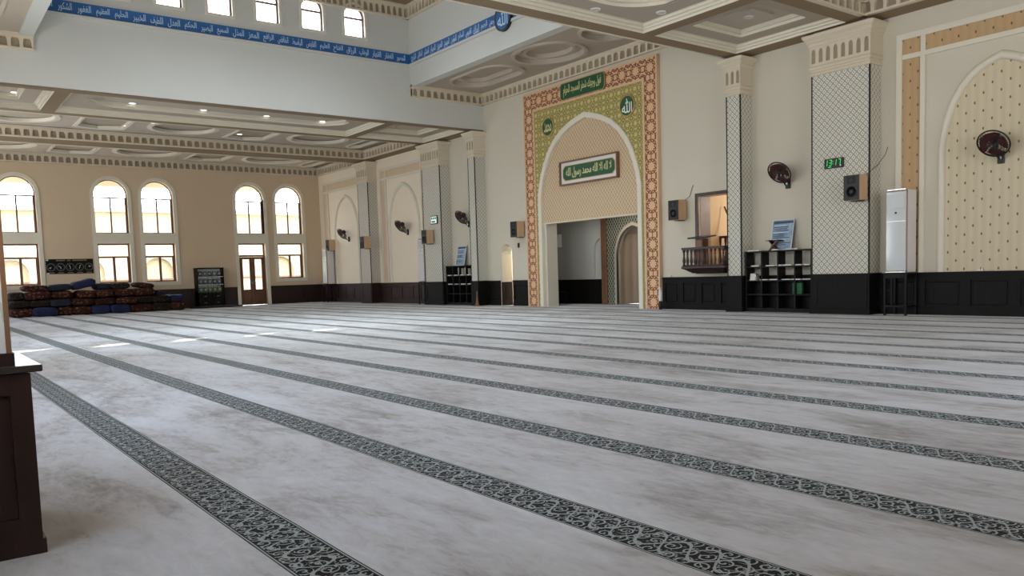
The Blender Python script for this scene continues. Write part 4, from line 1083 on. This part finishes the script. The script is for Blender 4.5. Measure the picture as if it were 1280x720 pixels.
root = thing('digital_clock', 'black digital clock with green digits 13:17 on the broad right pilaster', 'clock', (-9.50, YQ-.43, 3.02)); yf = YQ-.43
b = MB(); b.rbox(-9.69, -9.27, yf-.045, yf, 3.02, 3.22, .006); b.build('case', m_black, root)
for ch, x in zip('1317', (-9.685, -9.59, -9.485, -9.39)):
    b = MB(); seg_digit(b, ch, x, yf-.047, 3.07, .062, .125, .011); b.build('digit', E_G, root, recalc=False)
for z in (3.105, 3.15): MB().box(-9.50, -9.488, yf-.0475, yf-.046, z, z+.014).build('colon_dot', E_G, root)
MB().box(-9.60, -9.53, yf-.0475, yf-.046, 3.04, 3.05).build('lit_bar', E_G, root)
b = MB(); b.box(-9.335, -9.31, yf-.0475, yf-.046, 3.05, 3.075); b.build('sensor_dot', m_white, root)
root = thing('digital_clock', 'small pale lit clock on the broad pilaster left of the far bookshelf', 'clock', (-25.2, YQ-.43, 2.95))
b = MB(); b.rbox(-25.42, -24.98, yf-.045, yf, 2.92, 3.22, .006); b.build('case', m_black, root)
b = MB(); b.box(-25.39, -25.01, yf-.048, yf-.045, 2.95, 3.19); b.build('lit_face', Mat('lit_pale_face', srgb(200, 214, 206)).emit(srgb(190, 220, 208), .5).m, root)
b = MB()
for i in range(3): b.box(-25.36+.12*i, -25.28+.12*i, yf-.05, yf-.048, 3.09, 3.16)
b.box(-25.34, -25.1, yf-.05, yf-.048, 2.98, 3.03); b.build('figures', m_grille, root)
# air conditioners
def make_ac():
    root = thing('air_conditioner', 'tall white floor air conditioner with glossy front, right of the broad clock pilaster', 'air conditioner', (0, 0, 0), 'floor air conditioners')
    w, d, h = .42, .40, 1.60
    b = MB(); b.rbox(-w/2, w/2, -d+.06, -.01, 0, h, .012); b.build('body', m_white, root)
    b = MB(); b.rbox(-w/2+.002, w/2-.002, -d+.03, -d+.06, .01, h-.005, .008); b.build('side_strip', m_copper, root)
    b = MB(); b.rbox(-w/2+.012, w/2-.012, -d, -d+.03, .03, h-.03, .012); b.build('glossy_front', plain('glossy_white_glass', srgb(214, 218, 218), .07, var=.01), root)
    b = MB(); b.rbox(-w/2+.03, w/2-.03, -d-.004, -d, h-.36, h-.08, .006)
    for k in range(5): b.box(-w/2+.045, w/2-.045, -d-.008, -d-.003, h-.34+k*.05, h-.325+k*.05)
    b.build('air_outlet', plain('pale_grey_grille', srgb(196, 200, 200), .2), root)
    b = MB(); b.lathe((0, -d, h-.44), [(.022, 0), (.022, -.006), (.001, -.006)], 16, 'y'); b.build('emblem', m_black, root)
    MB().box(-w/2+.02, w/2-.02, -d-.002, -d, h-.605, h-.6).build('chrome_line', m_chrome, root); MB().box(-w/2+.01, w/2-.01, -d-.004, -d+.05, 0, .022).build('chrome_foot', m_chrome, root); MB().box(-w/2+.03, w/2-.03, -d+.02, -d+.2, h, h+.018).build('chrome_top', m_chrome, root)
    return root
ac = make_ac(); ac.location = (-8.165, YQ-.06, .84)
dup(ac, (-26.24, YQ-.06, .84), 'tall white floor air conditioner on a dark stand left of the broad far pilaster')
dup(ac, (-34.84, YQ-.06, .84), 'tall white floor air conditioner on a dark stand in the far left corner')
def make_stand():
    root = thing('appliance_stand', 'dark open frame stand under the air conditioner right of the broad clock pilaster', 'stand', (0, 0, 0), 'stands under the air conditioners')
    w, d, h = .46, .42, .835
    for sx in (-1, 1):
        for y in (-d, -.035):
            b = MB(); b.rbox(sx*(w/2-.02)-.022, sx*(w/2-.02)+.022, y, y+.04, 0, h-.03, .004); b.build('leg', m_shelf, root)
    b = MB(); b.rbox(-w/2-.005, w/2+.005, -d-.005, 0, h-.03, h, .004); b.build('top', m_shelf, root)
    b = MB(); b.box(-w/2+.03, w/2-.03, -d+.005, -d+.03, .16, .2); b.box(-w/2+.03, w/2-.03, -d+.005, -d+.03, h-.1, h-.03); b.box(-w/2+.14, -w/2+.17, -d+.01, -d+.03, .2, h-.1)
    b.box(-w/2+.03, -w/2+.14, -d+.01, -d+.03, .48, .50)
    for sx in (-1, 1): b.box(sx*(w/2-.02)-.012, sx*(w/2-.02)+.012, -d+.03, -.03, .16, .2)
    b.build('rails', m_shelf, root)
    return root
st = make_stand(); st.location = (-8.165, YQ-.062, 0)
dup(st, (-26.24, YQ-.062, 0), 'dark open frame stand under the air conditioner left of the broad far pilaster')
dup(st, (-34.84, YQ-.062, 0), 'dark open frame stand under the air conditioner in the far left corner')
# small fittings
b = MB(); b.rbox(-20.86, -20.78, YQ-.03, YQ, 1.88, 2.03, .006); b.box(-20.83, -20.81, YQ-.036, YQ-.03, 1.93, 1.98); tag(b.build('wall_switch', m_black), 'small black wall switch under the loudspeaker left of the mihrab', 'switch')
root = thing('spray_bottle', 'white spray bottle standing on the floor at the right foot of the mihrab frame', 'bottle', (-14.50, 15.78, 0))
b = MB(); b.smooth = True; b.lathe((-14.50, 15.78, 0), [(.03, 0), (.05, .01), (.05, .2), (.022, .24), (.02, .26)], 16); b.build('dark_base', m_black, root)
b = MB(); b.smooth = True; b.lathe((-14.50, 15.78, 0), [(.045, .22), (.05, .24), (.05, .46), (.03, .51), (.018, .52), (.018, .54)], 16); b.build('bottle_body', m_white, root)
b = MB(); b.box(-14.53, -14.47, 15.74, 15.80, .54, .58); b.build('nozzle', m_white, root)
for i, (x, lab) in enumerate([(-14.35, 'small white object on the wainscot ledge beside the mihrab frame'), (-6.75, 'small clear white holder on the wainscot ledge at the right edge under the wall fan')]):
    b = MB(); b.smooth = True; b.lathe((x, YQ-.032, 0), [(.026, .83), (.027, .85), (.02, .88), (.02, .89)], 12); b.rbox(x-.09, x-.03, YQ-.05, YQ-.015, .83, .86, .004); tag(b.build('ledge_trinket', m_white), lab, 'ornament')
root = thing('floor_stand', 'small brown tapering wooden stand on the floor before the slim far pilaster', 'stand', (-22.42, 15.45, 0))
b = MB(); b.smooth = True; b.lathe((-22.42, 15.45, 0), [(.12, 0), (.12, .02), (.06, .04), (.035, .2), (.022, .4), (.03, .42), (.015, .5), (.001, .51)], 14); b.build('turned_post', m_brown, root)
b = MB(); b.lathe((-22.42, 15.45, 0), [(.15, 0), (.15, .018), (.10, .02)], 16); b.build('foot', m_brown, root)

# ------------------------------------------------------------------ left wall furniture
f = fl(XL)
root = thing('clock_board', 'long black board with five round clock dials on the left wall above the quilt heap', 'clock board', (XL, 5.5, 1.56))
y0, y1, z0, z1 = 4.60, 6.26, 1.58, 2.16
b = MB(); b.rbox(XL, XL+.03, y0, y1, z0, z1, .006); b.build('board', plain('glossy_black_board', srgb(8, 9, 10), .5, spec=.15), root)
for i in range(5):
    yc = y0+.17+i*.332; zc = 1.84
    b = MB(); L = [[(XL+.031, yc+r*math.cos(2*PI*k/32), zc+r*math.sin(2*PI*k/32)) for k in range(32)] for r in (.135, .15)]; b.loft(L)
    for k in range(12):
        a = 2*PI*k/12; b.tube((XL+.032, yc+.105*math.cos(a), zc+.105*math.sin(a)), (XL+.032, yc+.125*math.cos(a), zc+.125*math.sin(a)), .005, n=4)
    dial = b.build('dial_ring', plain('dial_grey', srgb(108, 116, 112), .5), root)
    b = MB(); an = [3.7, 2.6, 1.9, 1.2, .3][i]
    for a, l, w in ((an, .09, .014), (an+[.5, 2.2, 2.9, 3.3, 1.][i], .065, .017)):
        M4 = Matrix.Translation((XL+.036, yc+math.cos(a)*l/2, zc+math.sin(a)*l/2)) @ Matrix.Rotation(a, 4, 'X'); b.xbox(M4, .003, l, w)
    b.build('clock_hands', m_white, dial)
b = MB(); yy = y0+.36
for k, ww in enumerate((.06, .05, .07, .05, .03, 0, .05, .05, 0, .06, .05, .06, .05, .07, .04, .03, .06)):
    if ww: b.box(XL+.03, XL+.0325, yy, yy+ww, 2.085, 2.125)
    yy += (ww or .05)+.012
for i in range(5): b.box(XL+.03, XL+.0325, y0+.07+i*.332, y0+.27+i*.332, 1.61, 1.635)
b.build('printed_headings', plain('gold_print', srgb(140, 126, 84), .5), root)
for yy, zz in ((y0+.05, 2.12), (y0+.05, 1.60)): MB().box(XL+.03, XL+.036, yy-.04, yy+.04, zz-.025, zz+.025).build('white_fixing', m_white, root)
# glazed display cabinet with rows of books
CXF = -35.62; cy0, cy1 = 10.12, 11.26
root = thing('display_cabinet', 'dark cabinet with three open rows of books over drawers, left of the double door', 'cabinet', (XL+.3, 10.7, 0))
b = MB(); b.box(XL+.06, CXF, cy0, cy0+.04, 0, 1.66); b.box(XL+.06, CXF, cy1-.04, cy1, 0, 1.66); b.box(XL+.06, CXF+.01, cy0-.01, cy1+.01, 1.66, 1.70); b.box(XL+.06, CXF, cy0, cy1, 0, .64); b.build('carcass', m_wain, root)
b = MB(); b.box(XL+.06, XL+.09, cy0+.04, cy1-.04, .64, 1.66)
b.build('pale_back', plain('pale_grey_back', srgb(228, 230, 228), .6), root)
for z in (.64, .985, 1.32):
    MB().box(XL+.09, CXF-.01, cy0+.04, cy1-.04, z-.025, z).build('shelf_board', plain('pale_shelf', srgb(216, 218, 214), .5) if z > .7 else m_wain, root)
for k in range(2):
    for z in (.08, .35):
        ya = cy0+.04+k*.54; b = MB(); b.rbox(CXF, CXF+.018, ya, ya+.52, z, z+.25, .006); dr = b.build('drawer', m_wain, root)
        MB().box(CXF+.018, CXF+.032, ya+.2, ya+.32, z+.12, z+.135).build('handle', m_chrome, dr)
bc = [plain('dark_binding', srgb(44, 48, 50), .5, var=.3, scale=20), plain('grey_binding', srgb(74, 78, 78), .5, var=.3, scale=20), plain('green_binding', srgb(78, 92, 66), .5, var=.35, scale=20)]
for r, z in enumerate((.641, .986, 1.321)):
    for k in range(5):
        ya = cy0+.09+k*.2; b = MB(); M4 = Matrix.Translation((CXF-.10, ya+.085, z+.12)) @ Matrix.Rotation(math.radians(10), 4, 'Y')
        b.rbox(CXF-.13, CXF-.10, ya, ya+.16, z, z+.225, .004)
        bk = b.build('displayed_book', bc[2] if r == 0 else bc[(k+r) % 2]); tag(bk, '%s book standing in the %s row of the display cabinet, %s from left' % ('green' if r == 0 else 'dark', ['bottom', 'middle', 'top'][r], ordinal(k)), 'book', 'books in the display cabinet')
        MB().box(CXF-.10, CXF-.097, ya+.035, ya+.125, z+.08, z+.17).build('cover_panel', plain('cover_tint_%d_%d' % (r, k), srgb(160, 168, 162) if r else srgb(160, 168, 136), .5), bk)
# dark cloth on the floor before the cabinet
rnd = random.Random(5); b = MB(); n = 26
pts = [(-35.05+(.50+.06*rnd.random())*math.cos(2*PI*i/n), 10.75+(1.05+.12*rnd.random())*math.sin(2*PI*i/n)) for i in range(n)]
b.loft([loop3(pts, .004), loop3([(u*.0+(-35.05)+(u+35.05)*.97, 10.75+(v-10.75)*.97) for u, v in pts], .05), loop3([(-35.05+(u+35.05)*.6, 10.75+(v-10.75)*.6) for u, v in pts], .085)], cap0=True, cap1=True)
tag(b.build('folded_cloth', plain('near_black_cloth', srgb(24, 24, 32), .9, var=.3, scale=6)), 'near-black folded cloth lying on the floor before the display cabinet', 'cloth')

# ------------------------------------------------------------------ heap of folded quilts
def quilt(y0, y1, z0, z1, xf, dep, mat, label, tilt=0., folds=3, seed=0):
    rnd = random.Random(seed); b = MB(); b.smooth = True; yc = (y0+y1)/2; zc = (z0+z1)/2
    hx, hz, hy = dep/2, (z1-z0)/2, (y1-y0)/2; NP = 36; NS = 13; L = []
    ph = rnd.random()*6
    for k in range(NS):
        t = -1+2*k/(NS-1); e = (1-abs(t)**9)**.5 if abs(t) < 1 else 0.; e = max(e, .5)
        ring = []
        for i in range(NP):
            a = 2*PI*i/NP; ca, sa = math.cos(a), math.sin(a)
            px = math.copysign(abs(ca)**.35, ca); pz = math.copysign(abs(sa)**.45, sa)
            sc = 1-.075*(1-abs(math.cos(pz*PI*folds/2)))*abs(ca)
            wob = 1+.03*math.sin(t*5+ph+a*2)
            ring.append(Vector((px*hx*sc*(.75+.25*e)*wob, t*hy*(1+.02*math.sin(a*3+ph)), pz*hz*e*wob)))
        L.append(ring)
    R = Matrix.Rotation(tilt, 3, 'X')
    b.loft([[R @ p + Vector((xf-hx, yc, zc)) for p in r] for r in L], True, True)
    o = b.build('folded_quilt', mat); tag(o, label, 'quilt', 'folded quilts in the heap'); return o
QY = lambda c: 3.16+(c-80)*.00515
B_, D_, R_, V_ = m_quilts
cname = {0: 'brown patterned', 1: 'dark olive patterned', 2: 'royal blue', 3: 'navy'}
rows = [
 ('bottom', 0., .33, [(82, 205, 0), (207, 358, 2), (360, 462, 0), (464, 582, 0), (585, 705, 2), (707, 838, 2), (841, 1000, 0), (1003, 1138, 1), (1141, 1240, 0)]),
 ('second', .33, .62, [(80, 186, 1), (188, 318, 1), (320, 452, 3), (455, 600, 0), (603, 752, 0), (755, 893, 0), (896, 1006, 1), (1010, 1128, 1), (1131, 1236, 2)]),
 ('third', .62, .92, [(78, 162, 1), (166, 322, 0), (328, 468, 0), (500, 618, 0), (622, 738, 0), (742, 880, 0), (886, 1030, 0)]),
 ('fourth', .92, 1.17, [(166, 316, 0), (322, 464, 3), (640, 735, 3), (738, 858, 1)]),
]
sd = 0
for rname, z0, z1, items in rows:
    for k, (a, c, mi) in enumerate(items):
        sd += 1; rnd = random.Random(sd); j = rnd.uniform(-.16, .10)
        xf = -33.85+j-{'bottom': 0, 'second': .08, 'third': .2, 'fourth': .35}[rname]
        quilt(QY(a)-.02, QY(c)+.02, z0, z1+rnd.uniform(-.012, .01), xf, 1.15, m_quilts[mi], '%s folded quilt in the %s layer of the heap, %s from left' % (cname[mi], rname, ordinal(k)), rnd.uniform(-.05, .05), 3 if mi != 2 else 2, sd)
quilt(QY(474), QY(630), 1.0, 1.30, -34.2, .95, m_quilts[2], 'royal blue quilt slung askew on top of the heap under the clock board', .24, 2, 51)
quilt(QY(900), QY(1036), .93, 1.14, -34.25, .9, m_quilts[0], 'brown patterned quilt lying askew on top of the right part of the heap', -.12, 3, 52)
quilt(QY(1034), QY(1116), .60, .80, -34.2, .9, m_quilts[3], 'navy quilt slumping down the right shoulder of the heap', -.3, 2, 53)

# ------------------------------------------------------------------ ceiling lamps
E_W = Mat('lit_lamp_face', srgb(255, 250, 240)).emit((1., .98, .94), 1.6).m
E_O = plain('unlit_lamp_face', srgb(200, 198, 190), .4)
def downlight(x, y, z, lit, label, grp, r=.10):
    root = thing('downlight', label, 'ceiling lamp', (x, y, z), grp)
    b = MB(); b.lathe((x, y, z), [(r, 0), (r, -.012), (r*.86, -.022), (r*.8, -.012), (r*.8, 0)], 24); b.build('rim', m_white, root)
    b = MB(); b.lathe((x, y, z), [(r*.79, -.004), (r*.79, -.012), (.001, -.013)], 24); b.build('lamp_face', E_W if lit else E_O, root)
DL = [(-24.3, 4.60, ZS+.29, 'lit downlight at the near end of the long oval coffer over the left aisle')]
for k, y in enumerate((5.6, 7.55, 9.46, 11.3)):
    for x, w in ((-23.72, 'beside the lantern beam'), (-24.87, 'on the window side')):
        DL.append((x, y, ZS+.29, 'lit downlight in the long oval left coffer %s, %s from near end' % (w, ordinal(k))))
for x, w in ((-23.72, 'beside the lantern beam'), (-24.87, 'on the window side')): DL.append((x, 2.75, ZS+.29, 'lit downlight in the near square coffer of the left aisle %s' % w))
for k, (x, y) in enumerate([(-28.5, 6.2), (-27.6, 6.8), (-27.5, 9.4), (-28.4, 9.8), (-28.4, 11.6)]):
    DL.append((x, y, ZS+.30, 'lit downlight in the deep middle bay of left ceiling, %s from near end' % ordinal(k)))
for i, (x, y, z, lab) in enumerate(DL): downlight(x, y, z, True, lab, 'lit downlights of the left aisle', .11)
downlight(-11.60, 10.95, ZS+.15, False, 'unlit round downlight beside the oval coffer, nearer the camera, right aisle', 'unlit downlights of the right aisle', .10)
downlight(-11.05, 12.18, ZS+.15, False, 'unlit round downlight at the rounded end of the oval coffer, right aisle', 'unlit downlights of the right aisle', .10)
downlight(-10.525, 14.2, ZS+.25, False, 'unlit round downlight in the middle of the square coffer, right aisle', 'unlit downlights of the right aisle', .10)

# ------------------------------------------------------------------ outdoors
b = MB(); b.box(-120, XL-.32, -60, 80, -.35, -.12); struct(b.build('ground', plain('pale_paving', srgb(150, 142, 128), .8, scale=.4)))
root = thing('porch', 'pale porch roof on posts outside the left windows', 'porch', (-38.2, 8, 0))
MB().box(-39.6, XL-.33, -4, 20, 5.75, 5.95).build('roof', m_trim, root)
for y in (-2.6, 5.43, 10.8, 17.6):
    b = MB(); b.lathe((-39.3, y, 0), [(.2, -.12), (.2, .2), (.13, .25), (.13, 5.4), (.2, 5.5), (.2, 5.75)], 16); b.build('post', m_trim, root)
b = MB(); b.box(-39.45, -39.15, -4, 20, 5.4, 5.75); b.build('beam', m_trim, root)
root = thing('pale_building', 'cream two storey building across the yard, seen through the left windows', 'building', (-62, 6, 0))
m_fac = plain('cream_facade', srgb(172, 152, 118), .8, scale=.3)
b = MB(); f = fl(-60.); e = -24.
for k in range(12):
    ya = -22+k*4.4; b.plate(f, rect(e, ya, -.12, 6.0), d0=0, d1=.4, rim=False); b.plate(f, rect(ya, ya+2.6, -.12, 6.0), [round_arch(ya+.3, ya+2.3, .4, 2.9)], 0, .4, rim=False); e = ya+2.6
b.box(-68, -60.4, -24, e, -.12, 6.0); b.build('facade', m_fac, root)
MB().box(-68.5, -59.6, -24.5, e+.5, 6.0, 6.25).build('roof_slab', m_trim, root)
root = thing('garden_wall', 'low pale wall across the yard outside the left windows', 'wall', (-47, 8, 0))
MB().box(-47.2, -47., -20, 40, -.12, 1.25).build('wall_body', m_wall_warm, root); MB().box(-47.3, -46.9, -20, 40, 1.25, 1.36).build('coping', m_brown, root)

# ------------------------------------------------------------------ light
w = bpy.data.worlds.new('daylight'); SC.world = w; w.use_nodes = True
nt = w.node_tree; bg = nt.nodes['Background']
tc = nt.nodes.new('ShaderNodeTexCoord'); sp = nt.nodes.new('ShaderNodeSeparateXYZ'); rp = nt.nodes.new('ShaderNodeValToRGB')
nt.links.new(tc.outputs['Generated'], sp.inputs[0]); nt.links.new(sp.outputs[2], rp.inputs[0])
rp.color_ramp.elements[0].position = 0.; rp.color_ramp.elements[0].color = (.95, .98, 1., 1); rp.color_ramp.elements[1].position = .7; rp.color_ramp.elements[1].color = (.55, .74, 1., 1)
nt.links.new(rp.outputs[0], bg.inputs[0]); bg.inputs[1].default_value = 6.6
def lamp(name, kind, energy, loc, col=(1, 1, 1), direction=None, **kw):
    l = bpy.data.lights.new(name, kind); l.energy = energy; l.color = col
    for k, v in kw.items(): setattr(l, k, v)
    o = bpy.data.objects.new(name, l); COL.objects.link(o); o.location = loc
    if direction: o.rotation_euler = Vector(direction).to_track_quat('-Z', 'Y').to_euler()
    return o
lamp('sun', 'SUN', 9., (0, 0, 30), (1., .95, .86), (6.9, -4.5, -8.7), angle=.009)
def portal(name, loc, direction, sx, sy):
    o = lamp(name, 'AREA', 1., loc, direction=direction, shape='RECTANGLE', size=sx, size_y=sy); o.data.cycles.is_portal = True
for a, c in WIN:
    portal('daylight_portal', (XL-.3, (a+c)/2, 4.2), (1, 0, 0), c-a, 2.2); portal('daylight_portal', (XL-.3, (a+c)/2, 1.9), (1, 0, 0), c-a, 1.7)
for a, c in RW: portal('daylight_portal', (XR+.3, (a+c)/2, 3.3), (-1, 0, 0), c-a, 4.3)
for a, c in BW: portal('daylight_portal', ((a+c)/2, YB-.3, 3.3), (0, 1, 0), c-a, 4.3)
portal('daylight_portal', (DX0-.25, 8.1, 8.75), (1, 0, 0), 7.6, 1.0); portal('daylight_portal', (DX1+.25, 8.1, 8.75), (-1, 0, 0), 7.6, 1.0)
lamp('lantern_fill_light', 'AREA', 310., (CX, 8.1, 9.3), (.80, .92, 1.), (0, 0, -1), shape='SQUARE', size=6.5, spread=math.radians(110))  # added overhead fill standing in for dome daylight, no fixture here
lamp('balcony_room_fill', 'POINT', 45., (-12.0, 18.2, 2.9), (1., .86, .66), shadow_soft_size=.2)  # warm light added inside the room, no fixture built
lamp('passage_fill_light', 'POINT', 50., (-22.3, 17.2, 2.0), (1., .96, .9), shadow_soft_size=.2)  # added light for the bright space behind the doorway, no fixture
lamp('apse_fill_light', 'POINT', 10., (-17.4, 17.0, 2.7), (1., .95, .88), shadow_soft_size=.3)  # soft fill added inside the mihrab opening, apart from the wall lamp

# ------------------------------------------------------------------ camera
cam = bpy.data.cameras.new('camera'); co = bpy.data.objects.new('camera', cam); COL.objects.link(co); SC.camera = co
yaw, pit, rol, fpx, cy = (-0.9259567, -0.0793363, -0.0306449, 1011.42, 422.452)
fw = Vector((math.sin(yaw)*math.cos(pit), math.cos(yaw)*math.cos(pit), math.sin(pit))); rt = Vector((math.cos(yaw), -math.sin(yaw), 0)); up = rt.cross(fw)
r2 = rt*math.cos(rol)+up*math.sin(rol); u2 = up*math.cos(rol)-rt*math.sin(rol)
Mx = Matrix((r2, u2, -fw)).transposed().to_4x4(); Mx.translation = (0, 0, 1.05); co.matrix_world = Mx
cam.sensor_width = 36.; cam.sensor_fit = 'HORIZONTAL'; cam.lens = fpx/1280*36; cam.shift_y = (cy-360)/1280; cam.clip_end = 400; cam.clip_start = .02
SC.view_settings.view_transform = 'Standard'; SC.view_settings.look = 'None'; SC.view_settings.exposure = 0.57
SC.cycles.use_denoising = True; SC.cycles.max_bounces = 8; SC.cycles.diffuse_bounces = 5; SC.cycles.sample_clamp_indirect = 6.; SC.cycles.caustics_reflective = False; SC.cycles.caustics_refractive = False
